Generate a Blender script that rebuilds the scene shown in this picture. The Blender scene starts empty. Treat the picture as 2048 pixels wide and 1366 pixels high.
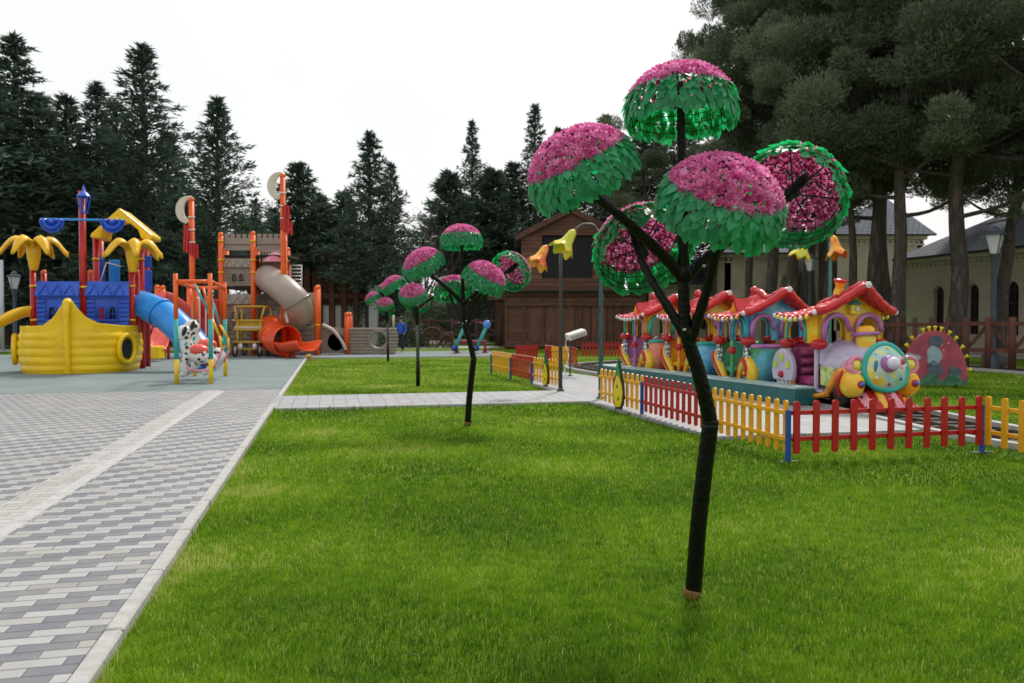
import bpy, bmesh, math, random
import numpy as np
from mathutils import Vector, Matrix, Euler
R = math.radians
scene = bpy.context.scene
COL = scene.collection
# ---------------------------------------------------------------- camera
CH = 1.6; FPX = 1593.0; PITCH = math.atan(43 / FPX)
cam = bpy.data.cameras.new("camera"); camo = bpy.data.objects.new("camera", cam); COL.objects.link(camo)
cam.sensor_width = 36; cam.lens = 28.0; cam.clip_end = 3000; cam.clip_start = 0.05
camo.location = (0, 0, CH); camo.rotation_euler = (R(90) - PITCH, 0, 0)
cam.dof.use_dof = True; cam.dof.focus_distance = 5.6; cam.dof.aperture_fstop = 3.2
scene.camera = camo
# ---------------------------------------------------------------- world / sun
SUN_EL = R(52); SUN_AZ = R(20)          # azimuth measured from +Y (ahead of the camera) towards +X
w = bpy.data.worlds.new("World"); scene.world = w; w.use_nodes = True
nt = w.node_tree; nt.nodes.clear()
out = nt.nodes.new('ShaderNodeOutputWorld'); bg = nt.nodes.new('ShaderNodeBackground')
sky = nt.nodes.new('ShaderNodeTexSky'); sky.sky_type = 'NISHITA'; sky.sun_disc = False
sky.sun_elevation = SUN_EL; sky.sun_rotation = SUN_AZ; sky.air_density = 1.5; sky.dust_density = 4.0
mix = nt.nodes.new('ShaderNodeMix'); mix.data_type = 'RGBA'; mix.inputs[0].default_value = 0.86
tc = nt.nodes.new('ShaderNodeTexCoord'); nz = nt.nodes.new('ShaderNodeTexNoise')
nz.inputs['Scale'].default_value = 1.6; nz.inputs['Detail'].default_value = 5
cr = nt.nodes.new('ShaderNodeValToRGB')
cr.color_ramp.elements[0].position = 0.3; cr.color_ramp.elements[0].color = (0.80, 0.81, 0.83, 1)
cr.color_ramp.elements[1].position = 0.7; cr.color_ramp.elements[1].color = (1.0, 0.995, 0.985, 1)
mul = nt.nodes.new('ShaderNodeVectorMath'); mul.operation = 'SCALE'; mul.inputs['Scale'].default_value = 11.5
nt.links.new(tc.outputs['Generated'], nz.inputs['Vector']); nt.links.new(nz.outputs['Fac'], cr.inputs['Fac'])
nt.links.new(cr.outputs['Color'], mul.inputs[0])
nt.links.new(sky.outputs[0], mix.inputs[6]); nt.links.new(mul.outputs[0], mix.inputs[7])
nt.links.new(mix.outputs[2], bg.inputs['Color']); bg.inputs['Strength'].default_value = 0.10
nt.links.new(bg.outputs[0], out.inputs[0])
sl = bpy.data.lights.new("sun", 'SUN'); so = bpy.data.objects.new("sun", sl); COL.objects.link(so)
sl.energy = 3.0; sl.angle = R(7); sl.color = (1.0, 0.96, 0.9)
sd = Vector((math.sin(SUN_AZ) * math.cos(SUN_EL), math.cos(SUN_AZ) * math.cos(SUN_EL), math.sin(SUN_EL)))
so.rotation_euler = sd.to_track_quat('Z', 'Y').to_euler(); so.location = (0, 0, 30)
scene.view_settings.view_transform = 'Standard'; scene.view_settings.look = 'None'
scene.view_settings.exposure = 0.0; scene.view_settings.gamma = 1.0
scene.cycles.max_bounces = 8; scene.cycles.transparent_max_bounces = 8
# ---------------------------------------------------------------- pixel -> world
def ray(px, py):
    up = 683 - py; c, s = math.cos(PITCH), math.sin(PITCH)
    return Vector((px - 1024, FPX * c + up * s, up * c - FPX * s))
def G(px, py, z=0.0):
    d = ray(px, py); return Vector((0, 0, CH)) + d * ((z - CH) / d.z)
def P(px, py, y):
    d = ray(px, py); return Vector((0, 0, CH)) + d * (y / d.y)
def PD(py, y): return P(1024, py, y).z
UA = R(12.7); U = Vector((-math.sin(UA), math.cos(UA), 0)); RV = Vector((math.cos(UA), math.sin(UA), 0))
def ab(p): return (p.x * U.x + p.y * U.y, p.x * RV.x + p.y * RV.y)      # along / across the paved path
def AB(a, b, z=0): return U * a + RV * b + Vector((0, 0, z))
# ---------------------------------------------------------------- materials
MATS = {}
def newmat(name):
    m = bpy.data.materials.new(name); m.use_nodes = True
    return m, m.node_tree, m.node_tree.nodes['Principled BSDF']
class NB:                                   # tiny node helper
    def __init__(s, nt): s.nt = nt
    def n(s, t, **k):
        o = s.nt.nodes.new(t)
        for a, v in k.items(): setattr(o, a, v)
        return o
    def link(s, a, b): s.nt.links.new(a, b)
    def m(s, op, a, b=None, c=None):
        o = s.n('ShaderNodeMath', operation=op)
        for i, v in enumerate((a, b, c)):
            if v is None: continue
            if isinstance(v, (int, float)): o.inputs[i].default_value = v
            else: s.link(v, o.inputs[i])
        return o.outputs[0]
    def mix(s, f, a, b, t='RGBA', bt='MIX'):
        o = s.n('ShaderNodeMix', data_type=t); o.blend_type = bt
        for i, v in ((0, f), (6, a), (7, b)):
            if isinstance(v, (int, float)): o.inputs[i].default_value = v
            elif isinstance(v, tuple): o.inputs[i].default_value = (*v[:3], 1)
            else: s.link(v, o.inputs[i])
        return o.outputs[2]
    def noise(s, vec, scale, detail=3, rough=.55):
        o = s.n('ShaderNodeTexNoise'); o.inputs['Scale'].default_value = scale
        o.inputs['Detail'].default_value = detail; o.inputs['Roughness'].default_value = rough
        if vec is not None: s.link(vec, o.inputs['Vector'])
        return o
    def ramp(s, f, stops):
        o = s.n('ShaderNodeValToRGB'); e = o.color_ramp.elements
        while len(e) < len(stops): e.new(0.5)
        for i, (p, c) in enumerate(stops): e[i].position = p; e[i].color = (*c[:3], 1)
        s.link(f, o.inputs[0]); return o.outputs[0]
    def bump(s, h, strength, dist, bsdf):
        o = s.n('ShaderNodeBump'); o.inputs['Strength'].default_value = strength
        o.inputs['Distance'].default_value = dist; s.link(h, o.inputs['Height'])
        s.link(o.outputs[0], bsdf.inputs['Normal'])
def paint(name, col, rough=.4, var=.12, nscale=6, bump=0, bscale=40, metal=0, coat=0, dirt=0.0, stretch=None, spec=None):
    if name in MATS: return MATS[name]
    m, nt, b = newmat(name); nb = NB(nt)
    tc = nb.n('ShaderNodeTexCoord').outputs['Object']
    if stretch:
        mp = nb.n('ShaderNodeMapping'); mp.inputs['Scale'].default_value = stretch; nb.link(tc, mp.inputs[0]); tc = mp.outputs[0]
    no = nb.noise(tc, nscale, 4)
    c0 = tuple(max(0, c * (1 - var)) for c in col); c1 = tuple(min(1, c * (1 + var)) for c in col)
    c = nb.ramp(no.outputs['Fac'], [(.3, c0), (.7, c1)])
    if dirt:
        n2 = nb.noise(tc, nscale * 2.7, 6, .7)
        f = nb.m('MULTIPLY', nb.ramp(n2.outputs['Fac'], [(.5, (0, 0, 0)), (.75, (1, 1, 1))]), dirt)
        c = nb.mix(f, c, (.12, .10, .08))
    nb.link(c, b.inputs['Base Color'])
    rr = nb.m('MULTIPLY_ADD', no.outputs['Fac'], .2, rough - .1)
    nb.link(rr, b.inputs['Roughness']); b.inputs['Metallic'].default_value = metal
    if coat: b.inputs['Coat Weight'].default_value = coat; b.inputs['Coat Roughness'].default_value = .08
    if spec is not None: b.inputs['Specular IOR Level'].default_value = spec
    if bump:
        n3 = nb.noise(tc, bscale, 4); nb.bump(n3.outputs['Fac'], bump, .01, b)
    MATS[name] = m; return m
def foliage(name, ca, cb, trans=.25, rough=.6, tcol=None, spec=.5):
    m, nt, b = newmat(name); nb = NB(nt)
    at = nb.n('ShaderNodeAttribute', attribute_name='rnd').outputs['Fac']
    c = nb.mix(at, ca, cb); nb.link(c, b.inputs['Base Color']); b.inputs['Roughness'].default_value = rough
    b.inputs['Specular IOR Level'].default_value = spec
    if trans:
        tr = nb.n('ShaderNodeBsdfTranslucent'); ms = nb.n('ShaderNodeMixShader'); ms.inputs[0].default_value = trans
        if tcol: tr.inputs[0].default_value = (*tcol, 1)
        else: nb.link(c, tr.inputs[0])
        nb.link(b.outputs[0], ms.inputs[1]); nb.link(tr.outputs[0], ms.inputs[2])
        nb.link(ms.outputs[0], nt.nodes['Material Output'].inputs[0])
    MATS[name] = m; return m
def wood(name, c0, c1, scale=3, axis=(1, 1, .15), rough=.75, plank=0, plank_axis='Z', bump=.4):
    m, nt, b = newmat(name); nb = NB(nt)
    tc = nb.n('ShaderNodeTexCoord').outputs['Object']
    mp = nb.n('ShaderNodeMapping'); mp.inputs['Scale'].default_value = axis; nb.link(tc, mp.inputs[0])
    no = nb.noise(mp.outputs[0], scale, 6, .65)
    f = no.outputs['Fac']
    c = nb.ramp(f, [(.3, c0), (.7, c1)])
    h = f
    if plank:
        sx = nb.n('ShaderNodeSeparateXYZ'); nb.link(tc, sx.inputs[0]); v = sx.outputs[plank_axis]
        s = nb.m('DIVIDE', v, plank); fr = nb.m('FRACT', s); idn = nb.m('FLOOR', s)
        wn = nb.n('ShaderNodeTexWhiteNoise', noise_dimensions='1D'); nb.link(idn, wn.inputs['W'])
        g = nb.m('GREATER_THAN', nb.m('ABSOLUTE', nb.m('SUBTRACT', fr, .5)), .46)
        c = nb.mix(nb.m('MULTIPLY', wn.outputs['Value'], .5), c, tuple(x * .55 for x in c0))
        c = nb.mix(g, c, tuple(x * .3 for x in c0))
        h = nb.m('SUBTRACT', nb.m('MULTIPLY', f, .4), g)
    nb.link(c, b.inputs['Base Color']); b.inputs['Roughness'].default_value = rough
    nb.bump(h, bump, .02, b)
    MATS[name] = m; return m
# ---------------------------------------------------------------- mesh builder
class MB:
    def __init__(s): s.v = []; s.f = []; s.mi = []; s.sm = []; s.m = 0; s.M = None
    def add(s, vs, fs, smooth=False):
        o = len(s.v)
        for p in vs:
            p = Vector(p); s.v.append(s.M @ p if s.M else p)
        for f in fs: s.f.append([i + o for i in f]); s.mi.append(s.m); s.sm.append(smooth)
        return s
    def box(s, c, size, rot=None, bev=0):
        x, y, z = (k / 2 for k in size); c = Vector(c)
        if bev:
            b = min(bev, x * .9, y * .9, z * .9); V = []; 
            for sx in (-1, 1):
                for sy in (-1, 1):
                    for sz in (-1, 1):
                        V += [(sx * (x - b), sy * (y - b), sz * z), (sx * (x - b), sy * y, sz * (z - b)), (sx * x, sy * (y - b), sz * (z - b))]
            bm = bmesh.new()
            for p in V: bm.verts.new(p)
            r = bmesh.ops.convex_hull(bm, input=bm.verts[:]); bm.verts.index_update()
            vs = [v.co.copy() for v in bm.verts]; fs = [[v.index for v in f.verts] for f in bm.faces]; bm.free()
        else:
            vs = [Vector((sx * x, sy * y, sz * z)) for sx in (-1, 1) for sy in (-1, 1) for sz in (-1, 1)]
            fs = [(0, 1, 3, 2), (4, 6, 7, 5), (0, 4, 5, 1), (2, 3, 7, 6), (0, 2, 6, 4), (1, 5, 7, 3)]
        if rot is not None:
            m = rot if isinstance(rot, Matrix) else Euler(rot).to_matrix()
            vs = [m @ v for v in vs]
        return s.add([v + c for v in vs], fs)
    def beam(s, p0, p1, w, h, up=(0, 0, 1)):
        p0 = Vector(p0); p1 = Vector(p1); d = p1 - p0; L = d.length; x = d.normalized()
        y = Vector(up).cross(x)
        if y.length < 1e-4: y = Vector((0, 1, 0)).cross(x)
        y.normalize(); z = x.cross(y); m = Matrix((x, y, z)).transposed()
        return s.box((p0 + p1) / 2, (L, w, h), m)
    def tube(s, pts, r, n=10, caps=True, closed=False, smooth=True, flat=1.0):
        pts = [Vector(p) for p in pts]; N = len(pts)
        if not isinstance(r, (list, tuple)): r = [r] * N
        vs = []; ref = None
        for i, p in enumerate(pts):
            if closed: t = pts[(i + 1) % N] - pts[i - 1]
            else: t = pts[min(i + 1, N - 1)] - pts[max(i - 1, 0)]
            if t.length < 1e-9: t = Vector((0, 0, 1))
            t.normalize()
            if ref is None: ref = Vector((0, 0, 1)) if abs(t.z) < .9 else Vector((1, 0, 0))
            a = (ref - t * ref.dot(t))
            if a.length < 1e-4: a = t.orthogonal()
            a.normalize(); ref = a; b = t.cross(a)
            for k in range(n):
                q = 2 * math.pi * k / n
                vs.append(p + a * math.cos(q) * r[i] + b * math.sin(q) * r[i] * flat)
        fs = []
        for i in range(N if closed else N - 1):
            j = (i + 1) % N
            for k in range(n): fs.append((i * n + k, i * n + (k + 1) % n, j * n + (k + 1) % n, j * n + k))
        s.add(vs, fs, smooth)
        if caps and not closed:
            o = len(s.v) - len(vs)
            for base in (0, (N - 1) * n):
                s.f.append([o + base + k for k in range(n)][::(-1 if base == 0 else 1)]); s.mi.append(s.m); s.sm.append(False)
        return s
    def ell(s, c, r, nu=16, nv=10, rot=None, smooth=True):
        c = Vector(c); r = (r, r, r) if isinstance(r, (int, float)) else r
        m = (rot if isinstance(rot, Matrix) else Euler(rot).to_matrix()) if rot is not None else None
        vs = []; fs = []
        for j in range(nv + 1):
            t = math.pi * j / nv
            for i in range(nu):
                a = 2 * math.pi * i / nu
                p = Vector((r[0] * math.sin(t) * math.cos(a), r[1] * math.sin(t) * math.sin(a), r[2] * math.cos(t)))
                vs.append((m @ p if m else p) + c)
        for j in range(nv):
            for i in range(nu): fs.append((j * nu + i, (j + 1) * nu + i, (j + 1) * nu + (i + 1) % nu, j * nu + (i + 1) % nu))
        return s.add(vs, fs, smooth)
    def lathe(s, prof, n=24, o=(0, 0, 0), rot=None, smooth=True, wob=None):
        o = Vector(o); m = (rot if isinstance(rot, Matrix) else Euler(rot).to_matrix()) if rot is not None else None
        vs = []
        for j, (r, z) in enumerate(prof):
            for i in range(n):
                a = 2 * math.pi * i / n; rr, zz = (wob(r, z, a) if wob else (r, z))
                p = Vector((rr * math.cos(a), rr * math.sin(a), zz)); vs.append((m @ p if m else p) + o)
        fs = [(j * n + i, j * n + (i + 1) % n, (j + 1) * n + (i + 1) % n, (j + 1) * n + i) for j in range(len(prof) - 1) for i in range(n)]
        return s.add(vs, fs, smooth)
    def prism(s, poly, t, fr, smooth=False):
        """2D polygon (x,y) extruded by t; fr maps (x,y,k)->3D, k in [0,t]"""
        n = len(poly); vs = [fr(x, y, 0) for x, y in poly] + [fr(x, y, t) for x, y in poly]
        s.add(vs, [list(range(n)), list(range(2 * n - 1, n - 1, -1))])
        o = len(s.v) - 2 * n
        for i in range(n):
            j = (i + 1) % n; s.f.append([o + i, o + n + i, o + n + j, o + j]); s.mi.append(s.m); s.sm.append(smooth)
        return s
    def grid(s, fn, nu, nv, smooth=True, closeu=False):
        vs = [fn(i / (nu if closeu else nu - 1), j / (nv - 1)) for j in range(nv) for i in range(nu)]
        fs = [(j * nu + i, j * nu + (i + 1) % nu, (j + 1) * nu + (i + 1) % nu, (j + 1) * nu + i) for j in range(nv - 1) for i in range(nu if closeu else nu - 1)]
        return s.add(vs, fs, smooth)
    def archwall(s, L, H, T, ops, fr, seg=10):
        """wall 0..L x 0..H, thickness T, openings (x0,x1,zb,zs) : arch springs at zs, round head. fr(x,z,t)->3D"""
        ops = sorted(ops); xs = [0.0]
        def quad(x0, x1, a0, a1, b0, b1):
            vs = [fr(x0, a0, 0), fr(x1, a1, 0), fr(x1, b1, 0), fr(x0, b0, 0), fr(x0, a0, T), fr(x1, a1, T), fr(x1, b1, T), fr(x0, b0, T)]
            s.add(vs, [(0, 1, 2, 3), (7, 6, 5, 4), (0, 4, 5, 1), (3, 2, 6, 7)])
        def jamb(x, z0, z1): s.add([fr(x, z0, 0), fr(x, z1, 0), fr(x, z1, T), fr(x, z0, T)], [(0, 1, 2, 3)])
        cur = 0.0
        for (x0, x1, zb, zs) in ops:
            if x0 > cur: quad(cur, x0, 0, 0, H, H)
            if zb > 0: quad(x0, x1, 0, 0, zb, zb)
            jamb(x0, zb, zs); jamb(x1, zb, zs); c = (x0 + x1) / 2; r = (x1 - x0) / 2
            for k in range(seg):
                t0 = math.pi * (1 - k / seg); t1 = math.pi * (1 - (k + 1) / seg)
                xa, xb = c + r * math.cos(t0), c + r * math.cos(t1)
                quad(xa, xb, zs + r * math.sin(t0), zs + r * math.sin(t1), H, H)
            cur = x1
        if cur < L: quad(cur, L, 0, 0, H, H)
        jamb(0, 0, H); jamb(L, 0, H)
        return s
    def build(s, name, mat, parent=None, bevel=0, loc=None, rot=None, solid=0, sub=0):
        me = bpy.data.meshes.new(name); me.from_pydata([tuple(v) for v in s.v], [], s.f)
        mats = mat if isinstance(mat, (list, tuple)) else [mat]
        for m in mats: me.materials.append(m)
        me.polygons.foreach_set('material_index', s.mi); me.polygons.foreach_set('use_smooth', s.sm)
        me.update(); o = bpy.data.objects.new(name, me); COL.objects.link(o)
        if parent: o.parent = parent
        if loc is not None: o.location = loc
        if rot is not None: o.rotation_euler = rot
        if solid:
            md = o.modifiers.new('s', 'SOLIDIFY'); md.thickness = solid; md.offset = 0
        if bevel:
            md = o.modifiers.new('b', 'BEVEL'); md.width = bevel; md.segments = 2; md.limit_method = 'ANGLE'; md.angle_limit = R(40)
        if sub:
            md = o.modifiers.new('u', 'SUBSURF'); md.levels = sub; md.render_levels = sub
        return o
def np_mesh(name, V, F, mat, rnd=None, parent=None, smooth=False, link=True):
    V = np.asarray(V, np.float32).reshape(-1, 3); F = np.asarray(F, np.int32); k = F.shape[1]
    me = bpy.data.meshes.new(name)
    me.vertices.add(len(V)); me.vertices.foreach_set('co', V.ravel())
    me.loops.add(F.size); me.loops.foreach_set('vertex_index', F.ravel())
    me.polygons.add(len(F)); me.polygons.foreach_set('loop_start', np.arange(0, F.size, k, dtype=np.int32))
    if smooth: me.polygons.foreach_set('use_smooth', np.ones(len(F), bool))
    if rnd is not None:
        a = me.attributes.new('rnd', 'FLOAT', 'POINT'); a.data.foreach_set('value', np.asarray(rnd, np.float32))
    me.update(calc_edges=True); me.materials.append(mat)
    if not link: return me
    o = bpy.data.objects.new(name, me); COL.objects.link(o)
    if parent: o.parent = parent
    return o
def tag(o, label=None, cat=None, group=None, kind=None):
    if label: o['label'] = label
    if cat: o['category'] = cat
    if group: o['group'] = group
    if kind: o['kind'] = kind
    return o
def thing(name, label, cat, loc=(0, 0, 0), rz=0, group=None, sc=1):
    o = bpy.data.objects.new(name, None); COL.objects.link(o); o.empty_display_size = .2
    o.location = loc; o.rotation_euler = (0, 0, rz); o.scale = (sc,) * 3
    return tag(o, label, cat, group)
def dup(o, label=None, loc=None, rz=None, sc=None, parent=None):
    c = o.copy(); COL.objects.link(c)
    if parent is not None: c.parent = parent
    else:
        if label: c['label'] = label
        if loc is not None: c.location = loc
        if rz is not None: c.rotation_euler = (0, 0, rz)
        if sc is not None: c.scale = sc if isinstance(sc, tuple) else (sc,) * 3
    for ch in [x for x in KIDS.get(o.name, [])]: 
        d = dup(ch, parent=c); 
    return c
KIDS = {}
def index_kids():
    KIDS.clear()
    for o in bpy.data.objects:
        if o.parent: KIDS.setdefault(o.parent.name, []).append(o)
# ================================================================ SETTING
def sheet(name, pts, z, mat, thick=0, frame=True):
    """flat slab whose local axes follow the path frame; pts are world (x,y)"""
    b = MB(); loc = []
    for p in pts:
        a, r = ab(Vector((p[0], p[1], 0))); loc.append((r, a))
    if thick: b.prism(loc, thick, lambda x, y, k: Vector((x, y, z - k)))
    else: b.add([(x, y, z) for x, y in loc], [list(range(len(loc)))])
    o = b.build(name, mat, rot=(0, 0, UA)); tag(o, kind='structure')
    return o
def ab_poly(l): return [tuple(AB(a, b))[:2] for a, b in l]
# grass soil
def grass_ground():
    m, nt, b = newmat('lawn_soil'); nb = NB(nt); tc = nb.n('ShaderNodeTexCoord').outputs['Object']
    n1 = nb.noise(tc, .9, 5, .6); n2 = nb.noise(tc, 60, 3, .7); n3 = nb.noise(tc, 6, 4, .6)
    c = nb.ramp(n1.outputs['Fac'], [(.3, (.070, .16, .005)), (.5, (.145, .25, .008)), (.72, (.22, .32, .012))])
    c = nb.mix(nb.m('MULTIPLY', n2.outputs['Fac'], .55), c, (.05, .085, .008))
    c = nb.mix(nb.m('MULTIPLY', nb.ramp(n3.outputs['Fac'], [(.5, (0, 0, 0)), (.8, (1, 1, 1))]), .35), c, (.19, .20, .025))
    nb.link(c, b.inputs['Base Color']); b.inputs['Roughness'].default_value = .95; b.inputs['Specular IOR Level'].default_value = .1
    nb.bump(nb.m('ADD', n2.outputs['Fac'], nb.m('MULTIPLY', n3.outputs['Fac'], .6)), .9, .04, b)
    MATS['lawn'] = m; return m
grass_ground()
ZL = -0.055
g = MB(); g.add([(-900, -40, ZL), (900, -40, ZL), (900, 1500, ZL), (-900, 1500, ZL)], [(0, 1, 2, 3)])
tag(g.build('ground', MATS['lawn']), kind='structure')
# pavers
def paver_mat(name, L, W, light, dark, pat=True, gap=.009, shift=-.5, warm=(.42, .40, .36)):
    m, nt, b = newmat(name); nb = NB(nt); tc = nb.n('ShaderNodeTexCoord').outputs['Object']
    nw = nb.noise(tc, 2.0, 2); sx = nb.n('ShaderNodeSeparateXYZ'); nb.link(tc, sx.inputs[0])
    wob = nb.m('MULTIPLY_ADD', nw.outputs['Fac'], .02, -.01)
    Y = nb.m('ADD', sx.outputs['Y'], wob); X = nb.m('ADD', sx.outputs['X'], wob)
    yr = nb.m('DIVIDE', Y, W); row = nb.m('FLOOR', yr); fy = nb.m('FRACT', yr)
    s = nb.m('ADD', nb.m('DIVIDE', X, L), nb.m('MULTIPLY', row, shift)); bid = nb.m('FLOOR', s); fx = nb.m('FRACT', s)
    cb = nb.n('ShaderNodeCombineXYZ'); nb.link(bid, cb.inputs[0]); nb.link(row, cb.inputs[1])
    wn = nb.n('ShaderNodeTexWhiteNoise', noise_dimensions='2D'); nb.link(cb.outputs[0], wn.inputs['Vector'])
    r = wn.outputs['Value']
    if pat:
        par = nb.m('MODULO', nb.m('ABSOLUTE', bid), 2.0)
        flip = nb.m('GREATER_THAN', r, .975)
        par = nb.m('ABSOLUTE', nb.m('SUBTRACT', par, flip))
        c = nb.mix(par, light, dark)
    else: c = nb.mix(nb.m('MULTIPLY', r, .8), light, dark)
    c = nb.mix(nb.m('MULTIPLY', nb.m('GREATER_THAN', r, .9), .6), c, warm)
    c = nb.mix(nb.m('MULTIPLY', r, .22), c, tuple(x * .5 for x in light))
    n1 = nb.noise(tc, 3.0, 6, .65); n2 = nb.noise(tc, 160, 3, .7); n3 = nb.noise(tc, .5, 4, .6)
    c = nb.mix(nb.m('MULTIPLY', nb.ramp(n1.outputs['Fac'], [(.42, (0, 0, 0)), (.7, (1, 1, 1))]), .42), c, (.29, .27, .24))
    c = nb.mix(nb.m('MULTIPLY', nb.ramp(n3.outputs['Fac'], [(.5, (0, 0, 0)), (.75, (1, 1, 1))]), .38), c, (.44, .43, .41))
    c = nb.mix(nb.m('MULTIPLY', n2.outputs['Fac'], .25), c, (.15, .15, .15))
    ex = nb.m('MULTIPLY', nb.m('MINIMUM', fx, nb.m('SUBTRACT', 1.0, fx)), L)
    ey = nb.m('MULTIPLY', nb.m('MINIMUM', fy, nb.m('SUBTRACT', 1.0, fy)), W)
    e = nb.m('MINIMUM', ex, ey); j = nb.m('LESS_THAN', e, gap / 2)
    c = nb.mix(nb.m('MULTIPLY', j, .8), c, (.085, .08, .07))
    nb.link(c, b.inputs['Base Color']); b.inputs['Roughness'].default_value = .5; b.inputs['Specular IOR Level'].default_value = .5
    h = nb.m('MINIMUM', nb.m('DIVIDE', e, gap * 1.3), 1.0)
    h = nb.m('ADD', h, nb.m('MULTIPLY', n2.outputs['Fac'], .25)); h = nb.m('ADD', h, nb.m('MULTIPLY', r, .5))
    nb.bump(h, .8, .005, b); MATS[name] = m; return m
LIGHT = (.42, .42, .415); DARK = (.135, .147, .175)
paver_mat('paver_two_tone', .275, .098, LIGHT, DARK)
paver_mat('paver_pale', .29, .12, (.52, .50, .48), (.45, .435, .41), pat=False)
paver_mat('paver_grey', .25, .25, (.40, .41, .43), (.29, .30, .325), pat=False, gap=.012, shift=0)
concrete = paint('concrete', (.40, .39, .375), .8, .14, 9, .5, 90, dirt=.25)
concrete_pale = paint('concrete_pale', (.42, .41, .40), .8, .16, 9, .4, 90, dirt=.15)
def rubber():
    m, nt, b = newmat('rubber_floor'); nb = NB(nt); tc = nb.n('ShaderNodeTexCoord').outputs['Object']
    n1 = nb.noise(tc, .6, 4, .6); n2 = nb.noise(tc, 120, 2, .7)
    c = nb.ramp(n1.outputs['Fac'], [(.3, (.135, .18, .18)), (.7, (.20, .25, .25))])
    c = nb.mix(nb.m('MULTIPLY', n2.outputs['Fac'], .4), c, (.10, .14, .14))
    sx = nb.n('ShaderNodeSeparateXYZ'); nb.link(tc, sx.inputs[0])
    e = None
    for ax in 'XY':
        f = nb.m('ABSOLUTE', nb.m('SUBTRACT', nb.m('FRACT', sx.outputs[ax]), .5)); g = nb.m('GREATER_THAN', f, .492)
        e = g if e is None else nb.m('MAXIMUM', e, g)
    c = nb.mix(nb.m('MULTIPLY', e, .4), c, (.08, .11, .12))
    nb.link(c, b.inputs['Base Color']); b.inputs['Roughness'].default_value = .75
    nb.bump(n2.outputs['Fac'], .4, .004, b); MATS['rubber'] = m
rubber()
A_RUB = ab(G(560, 778))[0]                      # where the rubber floor starts
A_W0 = ab(G(560, 815))[0]; A_W1 = ab(G(600, 791))[0]
kb0, kb1 = -1.16, -1.06
sheet('path', ab_poly([(-6, -2.37), (A_RUB, -2.37), (A_RUB, kb0), (-6, kb0)]), 0, MATS['paver_two_tone'], .1)
sheet('pavement', ab_poly([(-6, -34), (A_RUB - .002, -34), (A_RUB - .002, -2.80), (-6, -2.80)]), 0, MATS['paver_two_tone'], .1)
sheet('pale_paving_strip', ab_poly([(-6, -2.80), (A_RUB, -2.80), (A_RUB, -2.50), (-6, -2.50)]), .002, MATS['paver_pale'], .1)
b = MB(); a = -6.0
while a < A_RUB - .3:
    b.box((-2.435, a + .5, -.046), (.128, .994, .1), bev=.004); a += 1.0
tag(b.build('pale_kerb_strip', concrete_pale, rot=(0, 0, UA)), kind='structure')
b = MB(); a = -5.6; rk = random.Random(5)
while a < A_W0 - .2:
    b.box(((kb0 + kb1) / 2 + rk.uniform(-.003, .003), a + .5, -.073 + rk.uniform(-.002, .003)), (.097, .992, .17), rot=(0, 0, rk.uniform(-.003, .003)), bev=.012); a += 1.0
tag(b.build('kerb', concrete, rot=(0, 0, UA)), kind='structure')
# cross walkway
wr = 22.0
sheet('walkway', ab_poly([(A_W0, kb0), (A_W1, kb0), (A_W1, 4.9), (A_W0, 4.9)]), 0, MATS['paver_grey'], .1)
b = MB()
for aa in (A_W0 - .05, ):
    x = kb0 + .125
    while x < 4.9: b.box((x + .5, aa, -.076), (.99, .1, .155), bev=.01); x += 1.0
tag(b.build('walkway_kerb', concrete, rot=(0, 0, UA)), kind='structure')
# playground rubber floor : big area left, a band going right behind the second lawn
A_R1 = ab(G(610, 715))[0]; A_R2 = ab(G(900, 702))[0]
sheet('playground_floor', ab_poly([(A_RUB, -40), (A_R2, -40), (A_R2, 8.0), (A_R1, 8.0), (A_R1, -1.16), (A_RUB, -1.16)]), .004, MATS['rubber'], .1)
b = MB(); x = A_W1
while x < A_R1 - .4: b.box((-1.10, x + .5, -.07), (.10, .99, .165), bev=.01); x += 1.0
x = -1.1
while x < 8: b.box((x + .5, A_R1 - .06, -.07), (.99, .10, .165), bev=.01); x += 1.0
tag(b.build('lawn_edging', concrete_pale, rot=(0, 0, UA)), kind='structure')
# far pale paths
asph = paint('pale_road', (.45, .45, .45), .85, .1, 2, .3, 30)
sheet('far_path', ab_poly([(A_R2 + 5.5, -40), (A_R2 + 9, -40), (A_R2 + 9, 9.8), (A_R2 + 5.5, 9.8)]), -.03, asph, .05)
sheet('far_road', ab_poly([(A_R2 + 14, -60), (A_R2 + 26, -60), (A_R2 + 26, 11), (A_R2 + 14, 11)]), -.034, asph, .05)
sheet('side_path', [tuple(G(1935, 711))[:2], tuple(G(2300, 725))[:2], tuple(G(2300, 703))[:2], tuple(G(1935, 697))[:2]], -.03, asph, .05)
# station paving inside the fence
C0 = G(1577, 925); F1 = G(1197, 812); C1 = G(1965, 905)
ca, cb_ = ab(C0); fa, fb = ab(F1)
q = [G(1598, 867), G(1872, 858), G(1705, 823)]
qa = [ab(p) for p in q]
STN = ([(qa[0][0], cb_ + .12), (qa[1][0], qa[1][1]), (qa[2][0], qa[2][1]), (21.5, 7.3), (26, 6.4), (A_W1 + 2, 4.9), (A_W1, 4.9), (A_W0, 4.9), (A_W0, fb + .1)])
sheet('station_paving', ab_poly(STN), .0, MATS['paver_grey'], .12)
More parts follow.
